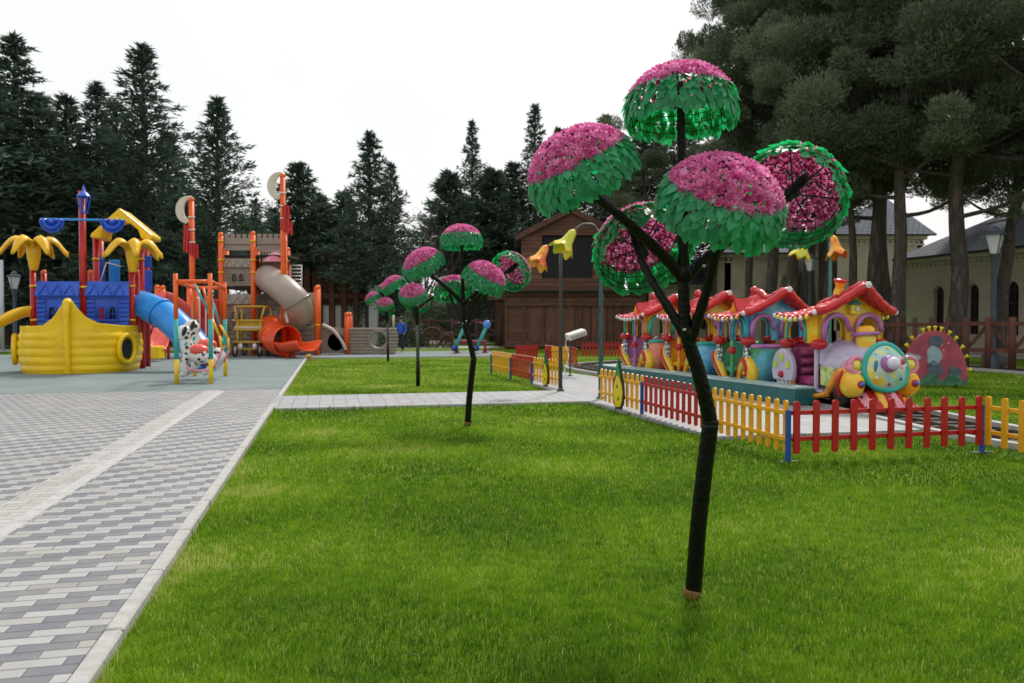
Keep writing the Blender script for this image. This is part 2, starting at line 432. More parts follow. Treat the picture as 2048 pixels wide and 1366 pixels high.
# ================================================================ ARTIFICIAL TREES
blackwrap = None
def wrap_mat():
    m, nt, b = newmat('black_wrap'); nb = NB(nt); tc = nb.n('ShaderNodeTexCoord').outputs['Object']
    wv = nb.n('ShaderNodeTexWave', wave_type='BANDS', bands_direction='Z', wave_profile='SAW'); wv.inputs['Scale'].default_value = 7
    wv.inputs['Distortion'].default_value = 1.5; wv.inputs['Detail'].default_value = 2; nb.link(tc, wv.inputs[0])
    n = nb.noise(tc, 30, 4); b.inputs['Base Color'].default_value = (.0028, .0026, .003, 1)
    b.inputs['Roughness'].default_value = .42; b.inputs['Specular IOR Level'].default_value = .30
    nb.bump(nb.m('ADD', wv.outputs['Fac'], nb.m('MULTIPLY', n.outputs['Fac'], .7)), 1.0, .014, b); MATS['wrap'] = m
wrap_mat()
foliage('plastic_leaf', (.012, .17, .07), (.06, .38, .18), trans=.45, rough=.38, tcol=(.02, .72, .22), spec=.5)
foliage('plastic_blossom', (.64, .06, .30), (.98, .44, .72), trans=.45, rough=.38, spec=.5)
wirem = paint('black_wire', (.012, .012, .012), .5)
strapm = paint('ochre_strap', (.17, .085, .018), .8, .3, 40, .5)
DR, DH = .305, .275
def dome_pt(th, ph, off=0):
    r = DR * math.sin(th) ** .9 if th < math.pi / 2 else DR
    z = DH * math.cos(th) if th < math.pi / 2 else -DR * (th - math.pi / 2)
    n = Vector((math.sin(th) * math.cos(ph), math.sin(th) * math.sin(ph), math.cos(th) * 1.0)).normalized()
    return Vector((r * math.cos(ph), r * math.sin(ph), z)) + n * off, n
def dome_meshes():
    rg = random.Random(7)
    b = MB()
    for k in range(9):
        th = R(8 + k * 10.5); b.tube([dome_pt(th, 2 * math.pi * i / 28)[0] for i in range(28)], .0028, 5, closed=True)
    for k in range(24):
        ph = 2 * math.pi * k / 24; b.tube([dome_pt(R(4 + 88 * i / 9), ph)[0] for i in range(10)], .0026, 5)
    for k in range(6):
        ph = 2 * math.pi * k / 6 + .2
        b.tube([(0, 0, DH * .22), dome_pt(R(50), ph)[0]], .005, 5)
    b.tube([(0, 0, -.02), (0, 0, DH * .97)], .02, 8)
    wire = b.build('flower_dome', wirem)
    V = []; F = []; C = []
    def leaf(p, n, down, L, W, r, lift):
        x = n.cross(down).normalized(); d = (down + n * lift).normalized(); nn = x.cross(d).normalized() * -1
        prof = [(0, .10), (.22, .62), (.5, 1.0), (.78, .62), (1, 0)]
        o = len(V)
        for t, wv in prof:
            c = p + d * (L * t) - nn * (L * .16 * t * t)
            for sx, up in ((-1, .10), (0, 0), (1, .10)):
                V.append(c + x * (sx * W * .5 * wv) + nn * (up * W * wv)); C.append(r)
        for i in range(4):
            for j in range(2): F.append((o + i * 3 + j, o + i * 3 + j + 1, o + (i + 1) * 3 + j + 1, o + (i + 1) * 3 + j))
    for row, (th, cnt, lf) in enumerate(((57, 42, .38), (61.5, 44, .34), (66, 46, .28), (71, 50, .22), (76, 52, .17), (81, 54, .13), (86, 54, .1), (90.5, 56, .05))):
        for i in range(cnt):
            ph = 2 * math.pi * (i + .5 * (row % 2)) / cnt + rg.uniform(-.05, .05)
            p, n = dome_pt(R(th + rg.uniform(-1.5, 1.5)), ph, .006); q, _ = dome_pt(R(th + 8), ph, .006)
            dn = (q - p).normalized(); dn = (dn + Vector((-math.sin(ph), math.cos(ph), 0)) * rg.uniform(-.75, .75)).normalized()
            leaf(p, n, dn, rg.uniform(.060, .092), rg.uniform(.036, .052), rg.random(), lf + rg.uniform(-.10, .32))
    leaves = np_mesh('leaf_skirt', [tuple(v) for v in V], F, MATS['plastic_leaf'], C, smooth=True)
    V = []; F = []; C = []
    def bloom(p, n, r, s):
        x = n.orthogonal().normalized(); y = n.cross(x); a0 = rg.uniform(0, 6.28)
        for ring, (cnt, op, sz) in enumerate(((5, 1.0, 1.0), (4, .5, .85))):
            for k in range(cnt):
                a = a0 + 2 * math.pi * k / cnt + ring * .6; d = x * math.cos(a) + y * math.sin(a); t = x * -math.sin(a) + y * math.cos(a)
                o = len(V)
                for (u, hh, ww) in ((.1, 0, .18), (.55, .30, .5), (1.0, .75, .38), (1.12, 1.05, .08)):
                    c = p + d * (s * u * op * sz) + n * (s * hh * sz)
                    for sx in (-1, 1): V.append(c + t * (sx * s * ww * sz)); C.append(min(1, max(0, r + rg.uniform(-.12, .12))))
                for i in range(3): F.append((o + i * 2, o + i * 2 + 1, o + i * 2 + 3, o + i * 2 + 2))
    th = 4.0
    while th < 62:
        cnt = max(3, int(2 * math.pi * DR * math.sin(R(th)) / .030))
        for i in range(cnt):
            if rg.random() < .10: continue
            p, n = dome_pt(R(th + rg.uniform(-2, 2)), 2 * math.pi * (i + rg.random() * .7) / cnt, .006)
            n = (n + Vector((rg.uniform(-.35, .35), rg.uniform(-.35, .35), rg.uniform(-.2, .2)))).normalized()
            bloom(p, n, rg.random(), rg.uniform(.0155, .023))
        th += 4.7
    blos = np_mesh('blossom_cap', [tuple(v) for v in V], F, MATS['plastic_blossom'], C, smooth=True)
    leaves.parent = wire; blos.parent = wire
    return wire, leaves, blos
DOME, DLEAF, DBLOS = dome_meshes()
def smooth_path(pts, n=6):
    pts = [Vector(p) for p in pts]; out = []
    for i in range(len(pts) - 1):
        p0 = pts[max(i - 1, 0)]; p1 = pts[i]; p2 = pts[i + 1]; p3 = pts[min(i + 2, len(pts) - 1)]
        for k in range(n):
            t = k / n
            out.append(.5 * ((2 * p1) + (p2 - p0) * t + (2 * p0 - 5 * p1 + 4 * p2 - p3) * t * t + (3 * p1 - p0 - 3 * p2 + p3) * t ** 3))
    out.append(pts[-1]); return out
TB = G(1383, 1203, ZL)
def tl(px, py, dy=0.0): return P(px, py, TB.y + dy) - TB
hero = thing('artificial_tree', 'largest and nearest artificial flower tree, black bent trunk strapped at its foot on the lawn', 'flower tree', TB, 0, 'artificial flower trees on the lawns')
def limb(name, pts, r, n=12, seg=5, m=None, wr=.0025):
    q = smooth_path(pts, seg); rr = []
    for i in range(len(q)):
        t = i / (len(q) - 1) * (len(r) - 1); k = min(int(t), len(r) - 2); rr.append(r[k] + (r[k + 1] - r[k]) * (t - k) + (wr if i % 2 else -wr))
    b = MB(); b.tube(q, rr, n); return b.build(name, m or MATS['wrap'], hero)
b = MB()
lo = [tl(1383, 1203), tl(1388, 1165), tl(1396, 1060), tl(1408, 950), tl(1421, 848)]
hi = [tl(1421, 848), tl(1409, 790), tl(1393, 730), tl(1379, 690), tl(1371, 655)]
q = smooth_path(lo, 9); q[0] = q[0] - Vector((0, 0, .03)); b.tube(q, [.047 + (.0022 if i % 2 else 0) for i in range(len(q))], 16)
q = smooth_path(hi, 9); b.tube(q, [.044 - .006 * i / len(q) + (.0026 if i % 2 else 0) for i in range(len(q))], 16)
b.ell(tl(1421, 846), (.049, .049, .04)); b.build('trunk', MATS['wrap'], hero)
b = MB(); b.tube([tl(1383, 1196), tl(1385.5, 1178)], [.0505, .051], 16); b.tube([tl(1385, 1183), tl(1384, 1186)], [.053, .053], 16); b.build('foot_strap', strapm, hero)
limb('branch', [tl(1371, 665), tl(1368, 600), tl(1366, 450), tl(1363, 300), tl(1362, 215)], [.037, .036, .030, .026, .024], seg=6)
limb('branch', [tl(1380, 690), tl(1352, 640, .03), tl(1312, 575, .1), tl(1283, 520, .2), tl(1262, 455, .36)], [.032, .030, .026, .022, .02])
FRONTB = limb('branch', [tl(1378, 690), tl(1395, 640, -.03), tl(1420, 560, -.12), tl(1440, 470, -.3)], [.034, .032, .028, .024]).data.name
limb('branch', [tl(1368, 560), tl(1335, 520, -.01), tl(1250, 440, -.03), tl(1200, 400, -.04), tl(1165, 360, -.05)], [.036, .034, .030, .026, .024])
limb('branch', [tl(1368, 560), tl(1402, 525, .02), tl(1450, 488, .06), tl(1540, 418, .2), tl(1612, 352, .34)], [.036, .034, .030, .026, .024])
MB().ell(tl(1368, 548), (.05, .045, .07)).build('branch_collar', MATS['wrap'], hero)
MB().ell(tl(1377, 672), (.046, .044, .07)).build('branch_collar', MATS['wrap'], hero)
for p in (tl(1369, 659, -.05), tl(1408, 532, -.035)): MB().ell(p, (.012, .01, .008), 8, 6).build('cable_tie', paint('tie', (.5, .5, .5), .4), hero)
def put_dome(px, py, dy, axis, s=1.0, first=False):
    c = tl(px, py, dy); q = Vector(axis).normalized().to_track_quat('Z', 'Y')
    if first: d = DOME
    else:
        d = DOME.copy(); COL.objects.link(d)
        for ch in (DLEAF, DBLOS):
            e = ch.copy(); COL.objects.link(e); e.parent = d
    d.parent = hero; d.rotation_mode = 'QUATERNION'; d.rotation_quaternion = q @ Euler((0, 0, px * .37)).to_quaternion()
    d.location = c; d.scale = (s,) * 3
put_dome(1361, 232, 0, (-.02, .06, 1), 1.0, True)
put_dome(1170, 358, -.04, (-.42, -.30, .80), 1.0)
put_dome(1436, 428, -.32, (.16, -.50, .82), 1.06)
put_dome(1580, 396, .30, (.50, .60, .46), 1.02)
put_dome(1290, 506, .34, (-.18, .62, .64), .97)
index_kids()
b = MB(); b.tube([(0, 0, -.03), (0, 0, .62)], .05, 14); b.m = 1
b.tube([(0, 0, .62), (-.01, 0, 1.25), tuple(tl(1378, 672))], [.042, .041, .04], 14)
_o = b.build('straight_trunk', [MATS['wrap'], paint('grey_wrap', (.07, .08, .09), .5)]); STRAIGHT = _o.data; bpy.data.objects.remove(_o)
for (px, py, rz, lab) in ((934, 853, 0.0, 'second nearest flower tree, crooked black trunk on the big lawn in front of the walkway'),
                     (836, 773, R(-24), 'artificial flower tree with a straight trunk, black below and grey above, on the far lawn'),
                     (776, 723, R(-20), 'farthest and smallest looking flower tree in front of the grey ship climbing wall')):
    t_ = dup(hero, lab, G(px, py, ZL), rz)
    if rz == 0:
        for ch in t_.children:
            if ch.name.startswith('flower_dome') and (ch.location - tl(1436, 428, -.32)).length < .1:
                m_ = Matrix.Rotation(R(42), 3, 'Z'); ch.location = m_ @ ch.location; ch.rotation_quaternion = m_.to_quaternion() @ ch.rotation_quaternion
            if ch.name.startswith('flower_dome') and (ch.location - tl(1290, 506, .34)).length < .1: ch.rotation_quaternion = Vector((-.15, .25, 1)).to_track_quat('Z', 'Y')
            if ch.name.startswith('branch') and ch.data.name == FRONTB: ch.rotation_euler = (0, 0, R(42))
    if rz:
        for ch in t_.children:
            if ch.name.startswith('trunk'): ch.data = STRAIGHT
            if ch.name.startswith('foot_strap'): bpy.data.objects.remove(ch)
# ================================================================ FENCES, LAMPS, TRACK, TRAIN
def toy(name, c0, c1=None, rough=.22, spots=None, sc=3.0, dens=.03, vs=12):
    if name in MATS: return MATS[name]
    m, nt, b = newmat(name); nb = NB(nt); tc = nb.n('ShaderNodeTexCoord').outputs['Object']
    n = nb.noise(tc, sc, 2); c1 = c1 or tuple(x * .8 for x in c0)
    c = nb.ramp(n.outputs['Fac'], [(.42, c0), (.58, c1)])
    if spots:
        v = nb.n('ShaderNodeTexVoronoi'); v.inputs['Scale'].default_value = vs; nb.link(tc, v.inputs['Vector'])
        c = nb.mix(nb.ramp(v.outputs['Distance'], [(dens * 2.2, (1, 1, 1)), (dens * 4.5, (0, 0, 0))]), c, spots)
    d = nb.noise(tc, 9, 6, .7)
    c = nb.mix(nb.m('MULTIPLY', nb.ramp(d.outputs['Fac'], [(.5, (0, 0, 0)), (.8, (1, 1, 1))]), .18), c, (.12, .09, .07))
    nb.link(c, b.inputs['Base Color']); b.inputs['Roughness'].default_value = rough
    b.inputs['Coat Weight'].default_value = .22; b.inputs['Coat Roughness'].default_value = .06; b.inputs['Specular IOR Level'].default_value = .35
    nb.bump(d.outputs['Fac'], .08, .01, b)
    MATS[name] = m; return m
f_yel = paint('fence_yellow', (.78, .38, .012), .38, .08, 5, .15, 60, dirt=.12)
f_red = paint('fence_red', (.42, .006, .008), .35, .1, 5, .15, 60, dirt=.12)
f_blu = paint('fence_blue', (.012, .07, .33), .35, .1, 5, dirt=.1)
PICK = {}
def picket_mesh(mat, h0=.105, h1=.715):
    k = mat.name
    if k not in PICK:
        w, r = .04, .022; pl = [(-w, h0 + r), (-w + r * .4, h0 + r * .3), (-w + r, h0), (w - r, h0), (w - r * .4, h0 + r * .3), (w, h0 + r), (w, h1 - r), (w - r * .4, h1 - r * .3), (w - r, h1), (-w + r, h1), (-w + r * .4, h1 - r * .3), (-w, h1 - r)]
        o = MB().prism(pl, .026, lambda x, y, t: Vector((x, -t, y))).build('picket', mat); PICK[k] = o.data; bpy.data.objects.remove(o)
    return PICK[k]
def fence(p0, p1, mat, label, post0=True, post1=False, n=11, foot=False, hide=()):
    d = p1 - p0; L = d.length; rz = math.atan2(d.y, d.x)
    t = thing('picket_fence', label, 'fence', (p0.x, p0.y, ZL), rz, 'picket fence panels round the toy train')
    rr = random.Random(int(L * 1000) + n)
    for i in range(n):
        if i in hide: continue
        x = .085 + (L - .17) * i / (n - 1)
        o = bpy.data.objects.new('picket', picket_mesh(mat)); COL.objects.link(o); o.parent = t
        o.location = (x, -.014, rr.uniform(-.004, .004)); o.rotation_euler = (0, rr.uniform(-.008, .008), 0)
    for z in (.27, .575): MB().box((L / 2, .004, z), (L - .06, .03, .05), bev=.004).build('rail', mat, t)
    for on, x in ((post0, 0), (post1, L)):
        if on:
            MB().box((x, .012, .30), (.05, .05, .62), bev=.003).build('post', f_blu, t)
            if foot:
                MB().box((x, .012, .012), (.30, .05, .006)).build('foot_plate', paint('steel', (.35, .37, .4), .35, metal=.8), t)
    return t
H = lambda x, y: G(x, y, ZL)
Mid = H(1577, 925).lerp(H(1285, 835), .49)
fence(H(1577, 925), H(1965, 906), f_red, 'red picket fence panel directly in front of the locomotive', foot=True, post1=True)
_d = (H(2048, 922) - H(1968, 906)).normalized()
fence(H(1968, 906), H(1968, 906) + _d * 2.6, f_yel, 'yellow picket fence panel cut off by the right edge, next to the nearest red panel', post0=False)
fence(H(1575, 925), Mid, f_yel, 'yellow picket fence panel behind the nearest bent trunk, left of the blue corner post', post0=False)
fence(Mid, H(1285, 835), f_red, 'red picket fence panel running along the teal platform', post0=False, post1=True)
fence(H(1285, 835), H(1197, 811), f_yel, 'yellow picket fence panel carrying the green topped emblem board on the right of the entrance', post0=False, n=10)
fence(H(1118, 782), H(1065, 770), f_yel, 'yellow picket fence panel left of the entrance with an emblem board', post0=False, post1=True, n=9)
fence(H(1065, 770), H(1022, 758), f_red, 'red picket fence panel on the edge of the far lawn', post0=False, post1=True, n=11)
fence(H(1022, 758), H(983, 747), f_yel, 'yellow picket fence panel at the left end of the far lawn fence', post0=False, post1=True, n=11)
fence(H(1078, 728), H(1030, 729), f_red, 'red picket fence panel seen behind the far lawn fence', n=9, post0=False)
fence(H(1153, 741), H(1138, 733), f_red, 'narrow red picket fence panel behind the floodlight', n=6, post0=False)
fence(H(1143, 734), H(1101, 732), f_yel, 'yellow picket fence panel just left of the white floodlight', n=9, post0=False)
fence(H(1104, 731), H(1088, 728), f_red, 'short red picket fence panel left of the floodlight panel', n=6, post0=False)
fence(H(1161, 718), H(1255, 717), f_red, 'long red picket fence panel in front of the wooden barn', n=13, post0=False, post1=True)
fence(H(1257, 717), H(1345, 714), f_yel, 'yellow picket fence panel behind the rearmost train car', n=12, post0=False)
# emblem boards (generic emblem: yellow onion shape under a green pointed top)
def emblem(p, rz, label, s=1.0):
    t = thing('emblem_board', label, 'board', p, rz, None, s)
    blk = paint('board_black', (.012, .012, .012), .5); yl = paint('board_yellow', (.82, .62, .01), .4); gr = paint('board_green', (.03, .26, .07), .4); rd = paint('board_red', (.5, .02, .02), .4)
    out = [(-.02, .06), (.10, .07), (.17, .16), (.20, .34), (.18, .50), (.12, .64), (.06, .84), (.0, .96), (-.06, .84), (-.12, .64), (-.18, .50), (-.20, .34), (-.17, .16), (-.10, .05)]
    MB().prism([(x * 1.0, z) for x, z in out], .03, lambda x, y, k: Vector((x, k, y))).build('backing', blk, t)
    yb = [(-.02, .09), (.08, .10), (.14, .2), (.165, .35), (.13, .5), (.06, .62), (0, .68), (-.06, .62), (-.13, .5), (-.165, .35), (-.14, .2), (-.08, .09)]
    MB().prism(yb, .012, lambda x, y, k: Vector((x, -k, y))).build('yellow_shape', yl, t)
    MB().prism([(-.10, .60), (0, .69), (.10, .60), (.04, .82), (0, .92), (-.04, .82)], .016, lambda x, y, k: Vector((x, -k, y))).build('green_top', gr, t)
    MB().prism([(-.17, .44), (-.13, .52), (-.09, .62), (-.12, .64), (-.16, .58)], .018, lambda x, y, k: Vector((x, -k, y))).build('red_edge', rd, t)
    for x, z in ((-.02, .46), (.03, .24)): MB().prism([(x - .018, z - .03), (x + .018, z - .03), (x + .018, z + .03), (x - .018, z + .03)], .015, lambda a, y, k: Vector((a, -k, y))).build('dark_mark', blk, t)
    for sx in (-.05, .05): MB().box((sx, .02, .03), (.05, .08, .08), bev=.01).build('foot', blk, t)
e0 = H(1236, 824); emblem(e0, R(-68), 'emblem board with green pointed top and yellow body on the right side of the entrance')
e1 = H(1090, 777); emblem(e1, R(-70), 'emblem board with yellow body on the fence left of the entrance', .9)
# ---------------------------------------------------------------- flower lamps
poleg = paint('pole_green', (.012, .07, .06), .35, .1, 8, coat=.3)
poled = paint('pole_dark', (.015, .02, .022), .4, .1, 8, coat=.3)
polet = paint('pole_teal', (.03, .19, .19), .35, .1, 8, coat=.3)
lily_y = toy('lily_yellow', (.80, .62, .02), (.50, .55, .04), spots=(.85, .8, .4), sc=4)
lily_o = toy('lily_orange', (.85, .42, .03), (.78, .13, .04), spots=(.9, .75, .4), sc=4)
def lily(name, c, axis, mat, parent, L=.48, rr=.20):
    q = Vector(axis).normalized().to_track_quat('Z', 'Y').to_matrix()
    def wob(r, z, a):
        t = z / L; k = max(0, t - .35) / .65
        return r * (1 + .07 * k * math.cos(6 * a)), z + .05 * k * k * (math.cos(6 * a))
    prof = [(.03, -.03), (.065, 0), (.085, .05), (.095, .12), (.105, .2), (.125, .27), (.155, .33), (.19, .38), (rr * 1.15, .43), (rr * 1.3, L)]
    b = MB().lathe(prof, 48, c, q, wob=wob); o = b.build(name, mat, parent, solid=.008)
    MB().ell(Vector(c) + q @ Vector((0, 0, .2)), (.05, .05, .07)).build('bulb', paint('opal', (.7, .7, .6), .3), o)
    return o
def flower_lamp(px, py, blooms, label, mat, spiral=False):
    p = G(px, py, 0); t = thing('flower_lamp', label, 'lamp', p, 0, 'tall lamps shaped like hanging flowers')
    for (wx, wy, pz0, lx, ly, axis, m) in blooms:
        if pz0: pass
    topz = P(px, blooms[0][1], p.y).z
    bnd = [Vector((0, 0, z)) for z in np.linspace(0, topz - .25, 8)]
    MB().tube(bnd, [.045] * 3 + [.04] * 5, 12).build('pole', mat, t)
    MB().lathe([(.09, 0), (.09, .02), (.05, .04), (.05, .1)], 16).build('base_flange', mat, t)
    if spiral: MB().tube([Vector((.05 * math.cos(a * .8), .05 * math.sin(a * .8), .2 + a * .08)) for a in np.linspace(0, (topz - .6) / .08, 120)], .012, 6).build('vine', mat, t)
    for (px1, py1, _, lx, ly, axis, m) in blooms:
        e = P(lx, ly, p.y) - p; s = Vector((0, 0, topz - .25)); mid = P(px1, py1, p.y) - p
        o = lily('flower_shade', e, axis, m, t)
        pts = smooth_path([s, s + Vector((0, 0, .14)) * (1) + (mid - s) * .35, mid, e - Vector(axis).normalized() * .03], 8)
        MB().tube(pts, .016, 8).build('neck', paint('neck_grey', (.16, .18, .18), .35), t)
    return t
flower_lamp(1121, 782, [(1108, 487, 0, 1092, 494, (-.45, -.25, -.85), lily_o)], 'dark flower lamp with an orange shade at the left fence end', poled)
flower_lamp(1201, 797, [(1165, 448, 0, 1147, 463, (-.55, -.25, -.85), lily_y)], 'green flower lamp with a yellow shade in front of the barn', poleg, True)
flower_lamp(1658, 772, [(1662, 462, 0, 1667, 474, (.12, -.25, -1), lily_o), (1628, 468, 0, 1612, 476, (-.3, .1, -1), lily_y)], 'teal flower lamp rising behind the train, below the hollow pink dome', polet)
# floodlight
fp = G(1140, 752, 0); t = thing('floodlight', 'white box floodlight tilted on a thin dark pole with a coiled white cable', 'floodlight', fp)
c = P(1152, 669, fp.y) - fp
MB().box((0, 0, 0), (.56, .30, .17), bev=.02).build('housing', paint('cream_white', (.72, .70, .62), .4, dirt=.1), t, loc=c, rot=(R(8), R(-17), R(18)))
MB().box((0, -.155, -.02), (.46, .012, .10)).build('lens', paint('lens_grey', (.4, .4, .38), .2), t, loc=c, rot=(R(8), R(-17), R(18)))
MB().tube([(.0, 0, 0), (.0, 0, c.z - .1), (c.x, 0, c.z)], .022, 8).build('pole', poled, t)
MB().tube([(0, 0, 0), (0, 0, .02)], .09, 14).build('base_plate', poled, t)
cb = []
for i in range(60):
    s = i / 59; cb.append((c.x - .24 - .05 * math.sin(s * 9) - .03 * s, .05 * math.cos(s * 30), c.z - .06 - s * (c.z - .1)))
cb += [(-.28 + .1 * math.cos(a), .1 * math.sin(a), .02) for a in np.linspace(0, 14, 40)]
MB().tube(cb, .012, 6).build('cable', paint('cable_white', (.75, .73, .72), .5), t)
# ---------------------------------------------------------------- track
TH = R(19.9); HV = Vector((math.sin(TH), -math.cos(TH), 0)); NV = Vector((math.cos(TH), math.sin(TH), 0))
T0 = Vector((4.00, 21.95, 0))
def TP(t, n=0, z=0): return T0 + HV * t + NV * n + Vector((0, 0, z))
line = [TP(-3), TP(0), TP(3), TP(4.5), Vector((6.22, 16.6, 0)), Vector((6.50, 15.4, 0)), Vector((6.6, 14.0, 0)), Vector((6.72, 12.6, 0)), Vector((6.95, 10.8, 0)), Vector((8.2, 8.6, 0)), Vector((10.6, 7.6, 0)), Vector((13.5, 9.5, 0)), Vector((15.3, 14, 0)), Vector((16.3, 21, 0)), Vector((15.6, 27, 0)), Vector((12.5, 31, 0)), Vector((8.5, 31.6, 0)), Vector((4.2, 30, 0)), Vector((2.6, 27.5, 0))]
lp = smooth_path(line + [line[0]], 8)[:-1]
def off(path, d, z):
    n = len(path); o = []
    for i in range(n):
        t = (path[(i + 1) % n] - path[i - 1]); t.z = 0; t.normalize(); o.append(path[i] + Vector((-t.y, t.x, 0)) * d + Vector((0, 0, z)))
    return o
trk = thing('toy_railway_track', 'narrow railway track between grey kerbs looping round the lawn', 'track')
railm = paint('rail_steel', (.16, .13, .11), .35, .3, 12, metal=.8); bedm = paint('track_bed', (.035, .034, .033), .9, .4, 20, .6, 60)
def strip(name, path, w, z0, z1, mat, parent, struct=False):
    l, r = off(path, w / 2, 0), off(path, -w / 2, 0); n = len(path); vs = []
    for a, c in zip(l, r): vs += [(a.x, a.y, z0), (a.x, a.y, z1), (c.x, c.y, z1), (c.x, c.y, z0)]
    fs = []
    for i in range(n):
        j = (i + 1) % n
        for k in range(3): fs.append((i * 4 + k, j * 4 + k, j * 4 + k + 1, i * 4 + k + 1))
    return MB().add(vs, fs).build(name, mat, parent)
strip('track_bed', lp, 1.25, ZL, ZL + .035, bedm, trk)
for s in (-1, 1):
    strip('kerb', off(lp, s * .72, 0), .14, ZL, .035, concrete, trk)
    strip('rail', off(lp, s * .28, 0), .045, -.02, .045, railm, trk)
sl_ = MB(); n = len(lp); acc = 0
for i in range(n):
    p, q = lp[i], lp[(i + 1) % n]; L = (q - p).length; d = (q - p).normalized(); s = -acc
    while s < L:
        if s >= 0: sl_.beam(p + d * s + Vector((-d.y, d.x, 0)) * -.45 + Vector((0, 0, -.012)), p + d * s + Vector((-d.y, d.x, 0)) * .45 + Vector((0, 0, -.012)), .12, .035)
        s += .45
    acc = (L + acc) % .45
sl_.build('sleeper_row', wood('sleeper', (.05, .035, .025), (.09, .07, .05)), trk)['kind'] = 'stuff'
# platform: teal kick board with pale top
tealw = paint('teal_paint', (.015, .135, .135), .4, .15, 4, .2, 40, dirt=.1); tealp = paint('pale_teal', (.36, .50, .48), .5, .08, 5, .2, 50, dirt=.15)
pf = thing('boarding_platform', 'long low teal boarding platform beside the toy train', 'platform')
p0 = TP(-1.2, -.98); p1 = TP(7.15, -.98)
MB().beam(p0 + Vector((0, 0, .165)), p1 + Vector((0, 0, .165)), .50, .29).build('side_board', tealw, pf)
MB().beam(p0 + Vector((0, 0, .325)), p1 + Vector((0, 0, .325)), .54, .03).build('deck', tealp, pf)
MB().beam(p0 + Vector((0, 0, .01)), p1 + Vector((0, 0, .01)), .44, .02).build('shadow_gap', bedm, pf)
# ---------------------------------------------------------------- train
tred = toy('train_roof_red', (.50, .016, .022), (.60, .03, .04), rough=.3, sc=5)
tredd = toy('train_red', (.50, .008, .012)); tyel = toy('train_yellow', (.85, .42, .015), (.80, .62, .05), spots=(.95, .85, .7))
tyor = toy('train_orange', (.78, .20, .03), (.85, .42, .02), spots=(.95, .7, .5)); tblu = toy('train_blue', (.06, .34, .62), (.18, .52, .72), spots=(.85, .95, .95))
tgrn = toy('train_green', (.06, .30, .06), (.10, .42, .25)); tteal = toy('train_teal', (.02, .36, .29), (.03, .42, .36)); tpur = toy('train_purple', (.38, .13, .36), (.50, .22, .48))
tlil = toy('train_lilac', (.50, .46, .62), (.56, .53, .68), spots=(.9, .9, .95)); tpnk = toy('train_pink', (.70, .22, .33), (.82, .40, .45)); twht = toy('train_white', (.80, .80, .78), (.7, .7, .72))
tmag = toy('train_magenta', (.30, .035, .12), (.38, .06, .2)); tdrk = paint('train_under', (.10, .01, .01), .5); tblk = paint('tyre_black', (.02, .02, .02), .6)
def zebra():
    m, nt, b = newmat('zebra'); nb = NB(nt); tc = nb.n('ShaderNodeTexCoord').outputs['Object']
    v = nb.n('ShaderNodeTexVoronoi', feature='DISTANCE_TO_EDGE'); v.inputs['Scale'].default_value = 13; nb.link(tc, v.inputs['Vector'])
    nb.link(nb.ramp(v.outputs['Distance'], [(.08, (.02, .05, .05)), (.16, (.75, .8, .8))]), b.inputs['Base Color']); b.inputs['Roughness'].default_value = .25; MATS['zebra'] = m
zebra(); tzeb = MATS['zebra']
BULB = {}
def ball_mesh(mat, r):
    k = (mat.name, r)
    if k not in BULB:
        o = MB().ell((0, 0, 0), r, 12, 8).build('bulb', mat); BULB[k] = o.data; bpy.data.objects.remove(o)
    return BULB[k]
def ball(name, mat, r, loc, parent, sc=None):
    o = bpy.data.objects.new(name, ball_mesh(mat, r)); COL.objects.link(o); o.parent = parent; o.location = loc
    if sc: o.scale = sc
    return o
def roof_h(u, loco):
    ks = ((0, .10), (.3, .24), (.6, .36), (1, .52)) if loco else ((0, .12), (.36, .52), (.62, .36), (1, .50))
    for (a, ha), (b_, hb) in zip(ks, ks[1:]):
        if u <= b_: t = (u - a) / (b_ - a); t = t * t * (3 - 2 * t); return ha + (hb - ha) * t
    return ks[-1][1]
def roof_z(v, u=1, loco=False): return 1.70 + roof_h(u, loco) * (1 - abs(v)) ** 1.3 + .04 * abs(v) ** 6
